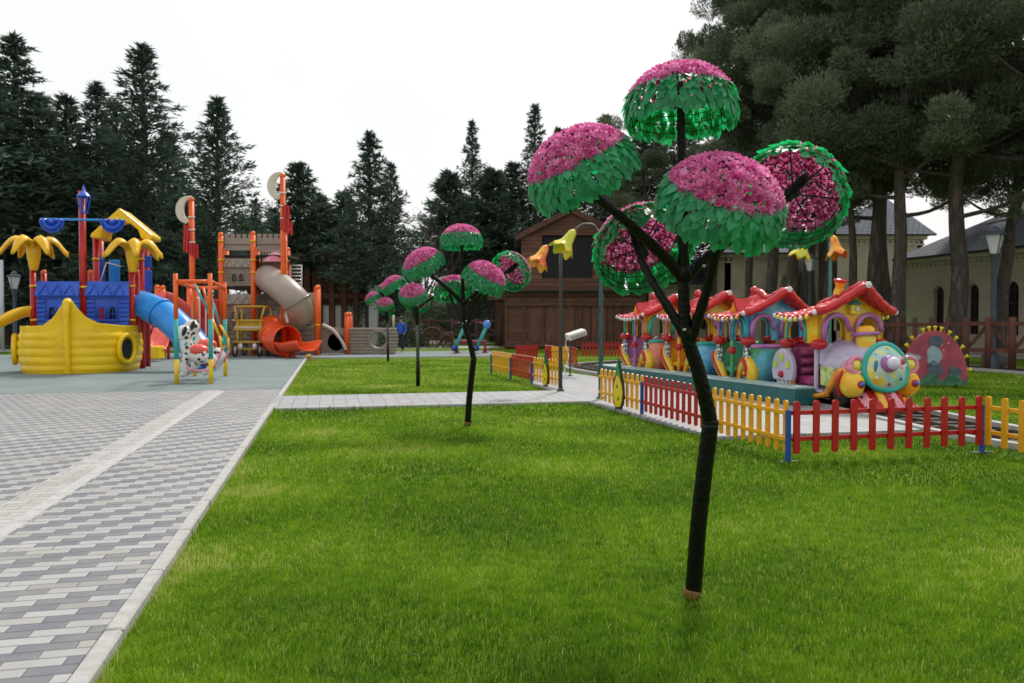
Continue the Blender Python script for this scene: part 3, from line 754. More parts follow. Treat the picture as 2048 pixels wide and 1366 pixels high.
def cabin(t, x0, x1, top, arches, sideops, front=True, bulbs=(twht, tyor), W=.68, dormer=True):
    L = x1 - x0
    for s in (-1, 1):
        fr = (lambda s: lambda x, z, k: Vector((x0 + x, s * (W - k), 1.16 + z)))(s)
        MB().archwall(L, .56, .06, sideops, fr).build('side_frieze', top, t, bevel=.006)
        for i, (a, b_, zb, zs) in enumerate(sideops):
            c = (a + b_) / 2; r = (b_ - a) / 2 + .012
            pts = [(x0 + c - r, s * (W + .012), 1.18)] + [(x0 + c + r * math.cos(math.pi * (1 - k / 12)), s * (W + .012), 1.16 + zs + r * math.sin(math.pi * k / 12)) for k in range(13)] + [(x0 + c + r, s * (W + .012), 1.18)]
            MB().tube(pts, .030, 8).build('arch_trim', arches[i % 2], t)
    ops = [(.10, .58, 0, .28), (.78, 1.26, 0, .28)]
    for xf, nm in ((x1, 'front'), (x0 + .06, 'rear')):
        fr = (lambda xf: lambda y, z, k: Vector((xf - k, W - y, 1.16 + z)))(xf)
        MB().archwall(2 * W, .56, .06, ops, fr).build(nm + '_frieze', top, t, bevel=.006)
        MB().prism([(-W, 0), (W, 0), (W * .5, .17), (0, .42), (-W * .5, .17)] if nm == 'front' else [(-W, 0), (W, 0), (0, .10)], .06, (lambda xf: lambda y, z, k: Vector((xf - k, y, 1.722 + z)))(xf)).build(nm + '_gable', top, t)
        if nm == 'front':
            for (a, b_, zb, zs) in ops:
                c = (a + b_) / 2; r = (b_ - a) / 2 + .015
                pts = [(xf + .02, W - c + r * 1.15, 1.40)] + [(xf + .03, W - c + r * math.cos(math.pi * k / 12), 1.16 + zs + r * math.sin(math.pi * k / 12)) for k in range(1, 13)] + [(xf + .02, W - c - r, 1.2)]
                MB().tube(pts, .05, 8).build('arch_trim', arches[0], t)
    for sx in (x0 + .05, x1 - .06):
        for s in (-1, 1): MB().ell((sx, s * (W - .03), 1.14), (.19, .15, .105), 20, 10).build('corner_cushion', tredd, t)
    # roof
    def rf(u, v):
        vv = v * 2 - 1; a = abs(vv); y = vv * .82
        ov = .30 * (1 - a) ** 1.0
        x = (x0 - .13 + .10 * (1 - a)) * (1 - u) + (x1 + .10 + ov) * u
        z = roof_z(vv, u, not dormer)
        bow = math.sin(math.pi * u); y *= 1 + .07 * bow * a; z -= .08 * bow * a ** 3
        row = (a * 5) % 1.0; z += .034 * (row - 1) * (1 if a > .03 else 0) + .030 * abs(math.sin(u * math.pi * 6))
        return Vector((x, y, z))
    b = MB().grid(rf, 61, 97); ro = b.build('roof', tred, t, solid=.035)
    b = MB(); pts = [Vector((x1 + .10 + .30 * (1 - abs(v)), v * .83, roof_z(v) + .03)) for v in np.linspace(-1, 1, 29)]
    b.tube(pts, [.072 + .016 * abs(math.sin(i * .9)) for i in range(29)], 12); b.build('gable_roll', tred, ro)
    b = MB(); pts = [Vector((x0 - .03 + (x1 + .40 - x0 + .03) * k / 20, 0, 1.70 + roof_h(min(1, k / 19), not dormer) + .02)) for k in range(3, 21)]
    b.tube(pts, [.072 + .014 * (k % 3 == 0) for k in range(18)], 12); b.build('ridge_roll', tred, ro)
    fl = MB()
    for k in range(6): fl.ell((x1 + .47, .04 * math.cos(k * 1.047), 2.24 + .04 * math.sin(k * 1.047)), (.03, .026, .026), 8, 6)
    fl.ell((x1 + .485, 0, 2.24), .028, 8, 6); fl.build('flower_knob', twht, ro)
    for s in (-1, 1):
        for v in np.linspace(.0, .86, 8 if front else 7):
            i = int(round(v * 100)); x = x0 - .1 + (L + .15) * v
            ball('eave_bulb', bulbs[int(round(v / .1228)) % 2], .046, (x, s * (.835 + .06 * math.sin(math.pi * v)), 1.690 - .08 * math.sin(math.pi * v)), t)
        ball('eave_knob', twht, .05, (x1 + .11, s * .86, 1.74), t)
    if dormer:
        for s in (-1, 1):
            b = MB(); b.m = 0; X = x0 + L * .50
            b.add([(X - .19, s * .64, 1.74), (X + .19, s * .64, 1.74), (X, s * .62, 2.06), (X, s * .10, 2.10), (X - .19, s * .3, 1.86), (X + .19, s * .3, 1.86)], [(0, 2, 3, 4), (1, 5, 3, 2), (0, 1, 2)])
            d = b.build('dormer', tred, ro, solid=.02)
            MB().prism([(-.12, 0), (.12, 0), (0, .22)], .014, (lambda s: lambda x, z, k: Vector((X + x, s * (.655 + k), 1.77 + z)))(s)).build('dormer_face', tyor, d)
        MB().ell((x0 + L * .34, 0, 2.27), (.10, .10, .09), 14, 8).build('ridge_knob', tred, ro)
    return ro
def fender(t, s, front, m1, mdot, sc=1, ox=0):
    if front: pts = [(-.02, .17), (.14, .19), (.26, .34), (.36, .58), (.52, .70), (.68, .66), (.78, .50), (.78, .34)]; rr = [.05, .055, .06, .085, .12, .15, .16, .13]
    else: pts = [(-.66, .90), (-.70, .78), (-.62, .60), (-.45, .40), (-.26, .22), (-.10, .17)]; rr = [.06, .115, .12, .10, .07, .05]
    q = smooth_path([(x + ox, s * .66, z) for x, z in pts], 5); r = [rr[0]] * 0
    for i in range(len(q)):
        u = i / (len(q) - 1) * (len(rr) - 1); k = min(int(u), len(rr) - 2); r.append(rr[k] + (rr[k + 1] - rr[k]) * (u - k))
    f = MB().tube(q, r, 14).build('fender', m1, t)
    q2 = [p + Vector((0, s * (r[i] * .86), (r[i] * .35))) for i, p in enumerate(q)][2:-4 if front else -3]
    MB().tube(q2, [x * .33 for x in r][2:-4 if front else -3], 8).build('fender_stripe', tredd, f)
    if front:
        MB().lathe([(0, .03), (.05, .03), (.085, .012), (.09, -.03)], 20, (.74 + ox, s * .80, .48), Matrix.Rotation(R(-90) * s, 3, 'X')).build('emblem_ring', tredd, f)
        MB().ell((.74 + ox, s * .835, .48), (.035, .02, .035), 12, 8).build('emblem_dot', mdot, f)
    return f
def wheel(t, x, s, r=.19):
    w_ = MB().lathe([(.10, -.05), (r - .02, -.05), (r, -.035), (r, .035), (r - .02, .05), (.10, .05)], 24, (x, s * .60, r + .04), Matrix.Rotation(R(90), 3, 'X')).build('wheel', tblk, t)
    MB().lathe([(0, .06), (.09, .055), (.125, .03), (.125, -.05)], 20, (x, s * .62, r + .04), Matrix.Rotation(R(-90) * s, 3, 'X')).build('hub', tzeb, w_)
def wagon(pos, label, top, arches, body, sill, back, bulbs, pole, turn=0):
    t = thing('train_car', label, 'train car', pos, math.atan2(HV.y, HV.x) - R(turn), 'open passenger cars of the toy train')
    MB().box((.05, 0, .20), (1.9, 1.15, .12), bev=.02).build('chassis', tdrk, t)
    MB().box((0, 0, .27), (1.35, 1.30, .05), bev=.01).build('floor', tredd, t)
    cabin(t, -.65, .65, top, arches, [(.10, .58, 0, .26), (.70, 1.18, 0, .26)], bulbs=bulbs)
    for s in (-1, 1):
        MB().tube([(-.60, s * .64, .5), (-.60, s * .65, .85), (-.60, s * .65, 1.1)], [.10, .075, .07], 12).build('rear_pillar', tzeb, t)
        MB().tube([(.60, s * .62, .62), (.60, s * .65, .9), (.60, s * .65, 1.1)], [.16, .10, .08], 12).build('front_pillar', tzeb, t)
        MB().tube([(-.01, s * .665, .28), (-.01, s * .665, 1.2)], .045, 12).build('centre_pole', pole, t)
        MB().ell((-.01, s * .68, .93), (.12, .09, .085), 16, 10).build('pole_knob', tredd, t)
        for fr_ in (0, 1): fender(t, s, fr_, tyel, tyel)
        for x in (-.48, .52): wheel(t, x, s)
    def bd(u, v):
        a = (u * 2 - 1) * math.pi / 2; e = .45
        y = .64 * math.copysign(abs(math.sin(a)) ** e, math.sin(a)); x = .42 + (.52 + .12 * math.sin(v * math.pi * .9)) * abs(math.cos(a)) ** e
        return Vector((x, y, .30 + .72 * v))
    MB().grid(bd, 33, 12).build('front_body', body, t, solid=.03)
    MB().tube([bd(u, 1.0) + Vector((0, 0, .02)) for u in np.linspace(0.08, .92, 25)], .05, 10).build('front_sill', sill, t)
    MB().box((.95, 0, .22), (.5, .3, .10), bev=.02).build('coupling', tredd, t)
    def sb(u, v):
        y = (u * 2 - 1) * .58; return Vector((-.58 + .06 * math.cos(y * 5), y, .45 + v * .62 + .05 * abs(math.sin(u * math.pi * 3)) * v))
    MB().grid(sb, 31, 10).build('seat_back', back, t, solid=.06)
    MB().box((-.32, 0, .48), (.46, 1.14, .14), bev=.05).build('seat', back, t)
    MB().box((.34, 0, .62), (.10, 1.1, .62), bev=.05).build('front_seat_back', back, t)
    return t
wagon(TP(-.02, .0), 'rearmost toy train car with orange body and white eave bulbs', tyel, (tteal, tpur), toy('train_orange_body', (.70, .20, .10), (.78, .30, .20), spots=(.9, .6, .5)), tteal, tpur, (twht, twht), tpur)
wagon(TP(2.22), 'second toy train car from the rear with pale blue body and yellow columns', tyel, (tpur, tteal), tblu, tteal, tyor, (twht, tpnk), tyor)
wagon(TP(4.46), 'toy train car coupled directly behind the locomotive, blue columns and green body', tblu, (tpur, tteal), toy('train_bluegreen', (.03, .26, .04), (.10, .42, .55), spots=(.8, .9, .9), sc=1.6), tpur, tgrn, (twht, tyor), tgrn, 5)
# locomotive
lo = thing('toy_locomotive', 'colourful toy train locomotive with round teal ringed nose and red tiled roof', 'locomotive', (6.25, 15.50, 0), R(-77))
MB().box((.35, 0, .20), (2.2, .9, .12), bev=.02).build('chassis', tdrk, lo)
MB().box((0, 0, .27), (1.2, 1.28, .05), bev=.01).build('floor', tlil, lo)
ro = cabin(lo, -.60, .56, tyel, (tpur, tteal), [(.12, .72, 0, .22)], bulbs=(twht, toy('bulb_yellow', (.85, .8, .05))), dormer=False)
for o in [x for x in lo.children if x.name.startswith('arch_trim')][:1] : o.data.materials[0] = tteal
ch = MB().lathe([(.10, 0), (.085, .08), (.07, .14), (.095, .2), (.11, .24)], 20, (.22, -.05, 2.10), Euler((0, R(14), 0)).to_matrix()).build('roof_chimney', tyel, ro)
MB().lathe([(0, .30), (.10, .29), (.125, .27), (.125, .24), (.07, .235)], 20, (.22, -.05, 2.10), Euler((0, R(14), 0)).to_matrix()).build('chimney_cap', tredd, ch)
# gable lantern
ln = MB().box((.62, 0, 1.80), (.10, .18, .17), bev=.01).build('gable_lantern', tyel, lo)
MB().lathe([(0, .12), (.06, .05), (.16, 0), (.14, -.01)], 4, (.63, 0, 1.90), Euler((0, 0, R(45))).to_matrix(), smooth=False).build('lantern_roof', tteal, ln)
ball('lantern_flower', twht, .045, (.68, .03, 1.80), ln)
# side walls of the cab
for s in (-1, 1):
    MB().tube([(-.52, s * .64, .32), (-.52, s * .64, 1.1)], .06, 12).build('rear_pillar', tlil, lo)
    MB().box((.40, s * .63, .71), (.05, .07, .84), bev=.01).build('door_post', tlil, lo)
    # wheel guard : lilac half disc with green windows over a clown coloured lower part
    b = MB(); ci = [(.0 + .38 * math.cos(a), .62 + .42 * math.sin(a)) for a in np.linspace(R(-32), R(212), 24)]
    g_ = MB().prism([(x - .56, z) for x, z in ci], .10, (lambda s: lambda x, z, k: Vector((x, s * (.66 + k), z)))(s)).build('wheel_guard', tlil, lo, bevel=.03)
    for a in (R(25), R(90), R(155)):
        c = Vector((-.56 + .23 * math.cos(a), s * .765, .62 + .23 * math.sin(a)))
        MB().prism([(-.055, -.07), (.055, -.07), (.085, .06), (0, .09), (-.085, .06)], .012, (lambda s, c, a: lambda x, z, k: c + Vector((x * math.sin(a) + z * math.cos(a), s * k, -x * math.cos(a) + z * math.sin(a))))(s, c, a)).build('guard_window', toy('win_green', (.42, .62, .10), (.6, .65, .15)), g_, bevel=.004)
    lw = [(-.56 + .32 * math.cos(a), .46 + .36 * math.sin(a)) for a in np.linspace(R(-190), R(10), 18)]
    l_ = MB().prism(lw, .05, (lambda s: lambda x, z, k: Vector((x, s * (.64 + k), z)))(s)).build('lower_guard', tyor, lo, bevel=.01)
    lw2 = [(-.56 + .24 * math.cos(a), .44 + .27 * math.sin(a)) for a in np.linspace(R(-180), 0, 18)]
    MB().prism(lw2, .02, (lambda s: lambda x, z, k: Vector((x, s * (.70 + k), z)))(s)).build('lower_panel', tzeb, l_)
    ball('guard_hub', tredd, .07, (-.56, s * .77, .52), lo)
# floor skirt
for s in (-1, 1):
    MB().tube(smooth_path([(-.45, s * .66, .19), (.1, s * .66, .16), (.45, s * .65, .18), (.75, s * .62, .24)], 5), [.05] * 16, 12).build('running_board', tyor, lo)
    ff = MB().ell((1.34, s * .56, .47), (.27, .19, .25), 28, 18).build('front_fender', tyel, lo)
    MB().tube(smooth_path([(1.32, s * .58, .63), (1.18, s * .60, .66), (1.02, s * .62, .58), (.86, s * .63, .40), (.70, s * .63, .22)], 5), [.10, .11, .12, .12, .12, .115, .11, .105, .10, .095, .09, .085, .08, .075, .07, .07, .065, .06, .055, .05, .045], 16).build('fender_band', tyor, ff)
    MB().ell((1.10, s * .55, .30), (.20, .14, .24), 18, 12).build('wheel_arch_shade', tblk, ff)  # solid black ellipsoid, the shade inside the wheel arch put into its colour
    MB().tube([Vector((1.24 + .03 * math.sin(a * 2), s * (.60 + .17 * math.sin(a)), .47 + .25 * math.cos(a))) for a in np.linspace(R(5), R(150), 14)], .03, 8).build('fender_stripe', tredd, lo)
    hd = Vector((1.59, s * .55, .48)); rm = Euler((0, R(84), R(4 * -s))).to_matrix()
    MB().lathe([(0, .035), (.05, .03), (.075, .005), (.078, -.03)], 20, hd, rm).build('fender_ring', tredd, lo)
    MB().ell(hd + rm @ Vector((0, 0, .035)), .042, 14, 8).build('fender_button', toy('button_blue', (.02, .16, .55)), lo)
    hd = Vector((1.44, s * .545, .80)); rm = Euler((0, R(82), R(6 * -s))).to_matrix()
    hl = MB().lathe([(.05, -.30), (.10, -.26), (.13, -.12), (.165, -.03), (.17, .03), (.14, .06), (.105, .045), (.10, .02)], 28, hd, rm).build('headlight', tpnk, lo)
    MB().ell(hd + rm @ Vector((0, 0, .02)), (.10, .10, .05), 18, 8, rm).build('lens', paint('lens_yellow', (.70, .62, .03), .08, .3, 30, coat=1), hl)
    wheel(lo, 1.08, s * .85, .17)
MB().box((.66, -.57, .55), (.40, .05, .36), bev=.02).build('side_panel', toy('leafy_green', (.28, .50, .08), (.62, .72, .35), sc=8), lo)
MB().box((.66, .57, .55), (.40, .05, .36), bev=.02).build('side_panel', MATS['leafy_green'], lo)
def boil(u, v):
    a = u * 2 * math.pi; x = .40 + 1.06 * v; k = .60 + .04 * math.sin(v * 3.1) - .20 * v
    return Vector((x, .92 * k * math.cos(a), .72 + (.88 - .14 * v) * k * math.sin(a)))
MB().grid(boil, 40, 10, closeu=True).build('boiler', tlil, lo)
MB().box((.42, 0, .95), (.10, 1.16, .42), bev=.04).build('dashboard', tlil, lo)
def ringp(a, k=1.0):
    y = math.cos(a); z = math.sin(a); w_ = .43 * (1 - .14 * z) ; return (k * w_ * y, k * (.41 * z))
NT = Euler((0, R(-8), 0)).to_matrix(); NC = Vector((1.50, 0, .77))
MB().tube([NC + NT @ Vector((0, *ringp(2 * math.pi * i / 40))) for i in range(40)], .05, 12, closed=True).build('nose_ring', tteal, lo)
def nosef(u, v):
    a = u * 2 * math.pi; y, z = ringp(a, max(v, .001)); return NC + NT @ Vector((.17 * (1 - v * v) ** .8, y, z))
m_, nt_, b_ = newmat('nose_paint'); nb = NB(nt_); tco = nb.n('ShaderNodeTexCoord').outputs['Object']
nn = nb.noise(tco, 2.6, 2); cc = nb.ramp(nn.outputs['Fac'], [(.38, (.85, .45, .02)), (.46, (.75, .66, .10)), (.54, (.35, .62, .68)), (.62, (.30, .55, .30))])
nb.link(cc, b_.inputs['Base Color']); b_.inputs['Roughness'].default_value = .2; b_.inputs['Coat Weight'].default_value = .6; MATS['nose_paint'] = m_
nf = MB().grid(nosef, 48, 12, closeu=True).build('nose_face', m_, lo)
def on_nose(y, z, o=0):
    v = math.hypot(y / .43, z / .41); return NC + NT @ Vector((.17 * max(0, 1 - v * v) ** .8 + o, y, z))
nr = Euler((0, R(82), 0)).to_matrix()
MB().lathe([(.0, .10), (.10, .10), (.135, .07), (.15, .02), (.15, -.06)], 28, on_nose(-.05, .04), nr).build('button_collar', tpur, nf)
MB().ell(on_nose(-.05, .04, .12), .115, 22, 14).build('nose_button', toy('button_white', (.66, .66, .76), (.72, .72, .8)), nf)
for (y, z, r, m) in ((.22, -.22, .035, 'button_blue'), (-.02, -.31, .032, 'train_magenta'), (-.26, -.2, .028, 'train_white'), (.34, .02, .035, 'train_white'), (-.22, .24, .022, 'train_white'), (.0, .33, .03, 'train_yellow')):
    MB().ell(on_nose(y, z, .01), (.02, r, r), 12, 8).build('nose_stud', MATS[m], nf)
# generic painted flower on the nose
for k in range(6):
    a = k * math.pi / 3; MB().ell(on_nose(.24 + .06 * math.cos(a), .06 + .09 * math.sin(a), .0), (.014, .042, .05), 12, 8).build('painted_petal', (tredd, tpnk, twht)[k % 3], nf)
MB().ell(on_nose(.24, .06, .006), (.016, .04, .045), 12, 8).build('flower_heart', tredd, nf)
MB().ell(on_nose(-.27, .0, 0), (.012, .045, .12), 12, 8).build('blue_leaf', toy('leaf_blue', (.05, .25, .45)), nf)
# bumper / cowcatcher
def cow(u, v):
    a = (u * 2 - 1); y = a * (.40 + .24 * v); x = 1.52 + .26 * v - .22 * a * a; z = .36 - .32 * v ** .8 + .022 * math.cos(a * 18); return Vector((x, y, z))
b = MB().grid(cow, 61, 8); 
o = b.build('bumper', [tpnk, tyel, tredd], lo, solid=.03)
for p in o.data.polygons:
    yv = p.center.y; k = int((yv + 1) * 7.5) % 4; p.material_index = (0, 2, 1, 2)[k]
# hat shaped funnel
ft = MB().lathe([(.17, -.10), (.16, 0), (.18, .10), (.15, .16), (.16, .22), (.15, .29), (.10, .33), (0, .34)], 28, (.98, 0, 1.16), Euler((0, R(-6), 0)).to_matrix()).build('funnel', tyel, lo)
MB().lathe([(.16, .15), (.235, .15), (.26, .18), (.235, .21), (.15, .21)], 28, (.98, 0, 1.16), Euler((0, R(-6), 0)).to_matrix()).build('funnel_brim', tpur, ft)
MB().tube([Vector((.88 + .05 * math.sin(k), -.36, 1.0 + .0 * k)) + Vector((.03 * k, .02 * k, -.05 * abs(k - 3))) for k in range(7)], .03, 8).build('teal_trim', tteal, lo)
def sb(u, v):
    y = (u * 2 - 1) * .55; return Vector((-.42 + .08 * math.cos(y * 5) - v * .08, y, .40 + v * .72))
MB().grid(sb, 31, 10).build('seat_back', tmag, lo, solid=.08)
for z in (.6, .78, .96): MB().tube([(-.33, -.5, z), (-.31, 0, z + .03), (-.33, .5, z)], .07, 10).build('seat_cushion', tmag, lo)
MB().box((-.10, 0, .42), (.5, 1.1, .20), bev=.06).build('seat', tmag, lo)
MB().tube([(.30, -.22, .95), (.12, -.22, 1.12), (.20, -.22, 1.45)], .012, 6).build('steering_lever', twht, lo)
# ---------------------------------------------------------------- half round entrance board
bp = H(1870, 776); t = thing('half_round_board', 'red and green half round board edged with yellow bulbs beside the locomotive', 'board', bp, R(-12))
outl = [(.74 * math.cos(a), 1.32 * math.sin(a) ** .85) for a in np.linspace(0, math.pi, 30)]
def tilt(x, z, k): return Vector((x, k + z * .05, z + .08))
MB().prism(outl, .16, tilt).build('panel', toy('board_rose', (.36, .035, .06), (.26, .02, .05), spots=(.8, .4, .4), sc=2, vs=6), t, bevel=.02)
gl = [(-.74, 0)] + [(-.74 + 1.48 * k / 14, .20 + .09 * math.sin(k * 1.3) + .05 * math.cos(k * 2.6)) for k in range(15)] + [(.74, 0)]
gl = [(x * .985, z) for x, z in gl]
MB().prism(gl, .02, lambda x, z, k: tilt(x, z, -k - .002)).build('green_foot', toy('foot_green', (.006, .08, .035), (.02, .17, .08), sc=6), t)
cl = [(-.34 + .2 * math.cos(a), .66 + .1 * math.sin(a) * (1 + .3 * math.cos(3 * a))) for a in np.linspace(0, 2 * math.pi, 24)[:-1]]
MB().prism(cl, .015, lambda x, z, k: tilt(x - .18, z, -k - .003)).build('painted_cloud', toy('cloud_blue', (.26, .38, .45)), t)
for (dx, dz, rx, rz_, mm) in ((-.02, .70, .17, .24, 'cloud_blue'), (.0, .36, .17, .22, 'dark_bush'), (.44, .30, .15, .15, 'dark_bush'), (.02, 1.06, .17, .14, 'dark_bush')):
    mt = MATS.get(mm) or toy(mm, (.03, .05, .07), (.06, .09, .12), sc=5)
    pl = [(dx + rx * math.cos(a) * (1 + .12 * math.cos(5 * a)), dz + rz_ * math.sin(a) * (1 + .1 * math.sin(4 * a))) for a in np.linspace(0, 2 * math.pi, 28)[:-1]]
    MB().prism(pl, .012, lambda x, z, k: tilt(x, z, -k - .006)).build('painted_shape', mt, t)
for i, a in enumerate([12, 26, 38, 52, 64, 78, 88, 98, 108, 128, 140, 152]):
    a = R(a); x, z = .74 * math.cos(a), 1.32 * math.sin(a) ** .85; c = tilt(x, z, .08)
    b = MB().lathe([(.022, 0), (.03, .05), (.045, .07), (.045, .11), (0, .12)], 12, c, Vector((x * 1.6, 0, z)).to_track_quat('Z', 'Y').to_matrix()); b.build('bulb', toy('bulb_yel', (.80, .66, .02)), t)
for s in (-.66, .66): MB().beam(tilt(s * .9, .1, .1), (s * .9, .5, 0), .04, .04).build('stay', tblk, t)
# ---------------------------------------------------------------- grass blades
def in_lawn(X, Y):
    A = X * U.x + Y * U.y; B = X * RV.x + Y * RV.y
    ok = (B > kb1 + .01) & (A < A_R1 + 3) & ~((A > A_R1 - .12) & (B < 5.0)) & ~((A > A_W0 - .11) & (A < A_W1 + .02) & (B < 5.0))
    ins = np.zeros(len(A), bool); n = len(STN)
    for i in range(n):
        (a0, b0), (a1, b1) = STN[i], STN[(i + 1) % n]
        c = ((a0 > A) != (a1 > A)); c &= B < (b1 - b0) * (A - a0) / (a1 - a0 + 1e-12) + b0; ins ^= c
    ok &= ~ins
    tr = np.array([tuple(p)[:2] for p in lp]); d = np.full(len(A), 9.0)
    for i in range(len(tr)):
        p, q_ = tr[i], tr[(i + 1) % len(tr)]; e = q_ - p; L2 = (e ** 2).sum(); t = np.clip(((X - p[0]) * e[0] + (Y - p[1]) * e[1]) / L2, 0, 1)
        d = np.minimum(d, np.hypot(X - p[0] - t * e[0], Y - p[1] - t * e[1]))
    return ok & (d > .80)
def grass():
    rg = np.random.default_rng(3)
    VV = []; FF = []; RR = []; off = 0
    for (d0, d1, dens, wd, ht) in ((2.7, 5.2, 9500, .0032, .044), (5.2, 8, 4600, .0045, .044), (8, 12.5, 1900, .0075, .046), (12.5, 20, 620, .015, .042), (20, 33, 150, .03, .04)):
        xw = d1 * .72 + 1.3
        n = int(dens * (d1 - d0) * 2 * xw); X = rg.uniform(-xw, xw, n); Y = rg.uniform(d0, d1, n)
        if d0 < 4: q_ = 900; X = np.concatenate([X, TB.x + rg.normal(0, .10, q_)]); Y = np.concatenate([Y, TB.y + rg.normal(0, .07, q_)])
        k = in_lawn(X, Y) & (np.abs(X) < Y * .70 + 1.2); X = X[k]; Y = Y[k]
        # patchy density
        pat = .5 + .25 * np.sin(X * 2.1 + 1.3 * np.sin(Y * 1.7)) + .25 * np.sin(Y * 2.9 + 2 * np.sin(X * 1.1))
        fine = np.sin(X * 11 + 3 * np.sin(Y * 7)) * np.sin(Y * 13 + 2 * np.sin(X * 9))
        k = rg.random(len(X)) < .66 + .34 * pat; X = X[k]; Y = Y[k]; pat = pat[k]; fine = fine[k]; n = len(X)
        h = ht * (.55 + .6 * rg.random(n) + .25 * pat + .22 * fine) * np.where(rg.random(n) > .985, 1.9, 1)
        az = rg.uniform(0, 2 * np.pi, n); tl = rg.beta(1.6, 2.2, n) * 1.25
        # long grass against the kerb
        A = X * U.x + Y * U.y; B = X * RV.x + Y * RV.y
        ed = np.exp(-np.abs(B - kb1) / .12); h *= 1 + .6 * ed * rg.random(n)
        ed2 = np.exp(-np.abs(A - A_W0 + .1) / .25) * (A < A_W0); h *= 1 + .5 * ed2
        ft = np.exp(-((X - TB.x) ** 2 + (Y - TB.y) ** 2) / .045); h *= 1 + .9 * ft * rg.random(n); tl = tl + .5 * ft
        dx = np.cos(az) * np.sin(tl); dy = np.sin(az) * np.sin(tl); dz = np.cos(tl)
        fa_ = rg.uniform(0, 2 * np.pi, n); wx = np.cos(fa_) * wd * .5; wy = np.sin(fa_) * wd * .5
        base = np.stack([X, Y, np.full(n, ZL)], 1)
        wv = np.stack([wx, wy, np.zeros(n)], 1) * (0.7 + .6 * rg.random((n, 1)))
        mid = base + np.stack([dx * .35, dy * .35, dz * .6 + .05], 1) * h[:, None]
        tip = base + np.stack([dx, dy, dz * .9], 1) * h[:, None]
        V = np.stack([base - wv, base + wv, mid + wv * .8, mid - wv * .8, tip], 1).reshape(-1, 3)
        i = np.arange(n)[:, None] * 5 + off
        FF.append(np.concatenate([i + np.array([[0, 1, 2]]), i + np.array([[0, 2, 3]]), i + np.array([[3, 2, 4]])], 0))
        VV.append(V); off += n * 5
        r = np.clip(.36 + .5 * (pat - .5) + .18 * fine + rg.normal(0, .16, n) + .25 * ed + .45 * ft * rg.random(n) + .22 * np.sin(X * .9 + 2 * np.sin(Y * .6)) * np.sin(Y * 1.1 + X * .5), 0, 1); r = np.where(rg.random(n) > .975, 1.0, r)
        r = np.clip(r + .13 * (A > A_W1), 0, 1); RR.append(np.repeat(r, 5))
    m, nt, b = newmat('grass_blade'); nb = NB(nt)
    at = nb.n('ShaderNodeAttribute', attribute_name='rnd').outputs['Fac']
    c = nb.ramp(at, [(0, (.030, .115, .003)), (.4, (.135, .295, .006)), (.75, (.28, .45, .014)), (1, (.56, .56, .18))])
    nb.link(c, b.inputs['Base Color']); b.inputs['Roughness'].default_value = .5; b.inputs['Specular IOR Level'].default_value = .25
    tr = nb.n('ShaderNodeBsdfTranslucent'); nb.link(c, tr.inputs[0]); ms = nb.n('ShaderNodeMixShader'); ms.inputs[0].default_value = .4
    nb.link(b.outputs[0], ms.inputs[1]); nb.link(tr.outputs[0], ms.inputs[2]); nb.link(ms.outputs[0], nt.nodes['Material Output'].inputs[0])
    o = np_mesh('grass', np.concatenate(VV), np.concatenate(FF), m, np.concatenate(RR))
    tag(o, 'short bright green grass growing over both lawns', 'grass', kind='stuff')
    print('grass tris', sum(len(f) for f in FF))

grass()
# ================================================================ PLAYGROUND
pyel = toy('play_yellow', (.84, .53, .003), (.90, .60, .005), rough=.35, sc=1.5); pblu = toy('play_blue', (.016, .085, .52), (.025, .11, .60), rough=.38, sc=1.5)
pred = toy('play_red', (.45, .008, .006), (.52, .012, .01), rough=.3, sc=1.5); porg = toy('play_orange', (.78, .10, .008), (.85, .13, .01), rough=.35, sc=1.5)
psky = toy('play_sky_blue', (.015, .24, .70), (.02, .29, .78), rough=.3, sc=1.2); ptan = toy('play_taupe', (.27, .22, .18), (.31, .255, .21), rough=.5, sc=1.5)
pcrm = toy('play_cream', (.60, .54, .44), (.66, .6, .5), rough=.45, sc=1.5); pamb = toy('play_amber', (.84, .46, .008), (.88, .52, .012), rough=.35, sc=1.5)
psld = toy('slide_orange', (.85, .09, .02), (.9, .11, .03), rough=.25, sc=1.2); pmus = toy('play_mustard', (.55, .32, .02), (.6, .36, .03), rough=.45)
ptel = toy('play_teal', (.04, .38, .36), (.05, .42, .40), rough=.35); pwht = toy('play_white', (.72, .72, .70), (.66, .66, .65), rough=.4); pcor = toy('play_coral', (.80, .10, .08), (.85, .14, .1), rough=.35)
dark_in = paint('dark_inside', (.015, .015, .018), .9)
class Fr:                                         # helper that turns picture points into a thing's local plane
    def __init__(s, name, label, cat, px, py, rz=0, z=0, group=None):
        s.o = G(px, py, z); s.t = thing(name, label, cat, s.o, rz, group); s.M = Matrix.Rotation(-rz, 3, 'Z'); s.rz = rz
        s.n = Vector((-math.sin(rz), math.cos(rz), 0))
    def p(s, px, py, ly=0.0):
        d = ray(px, py); c = Vector((0, 0, CH)); k = ((s.o + s.n * ly - c).dot(s.n)) / d.dot(s.n)
        return s.M @ (c + d * k - s.o)
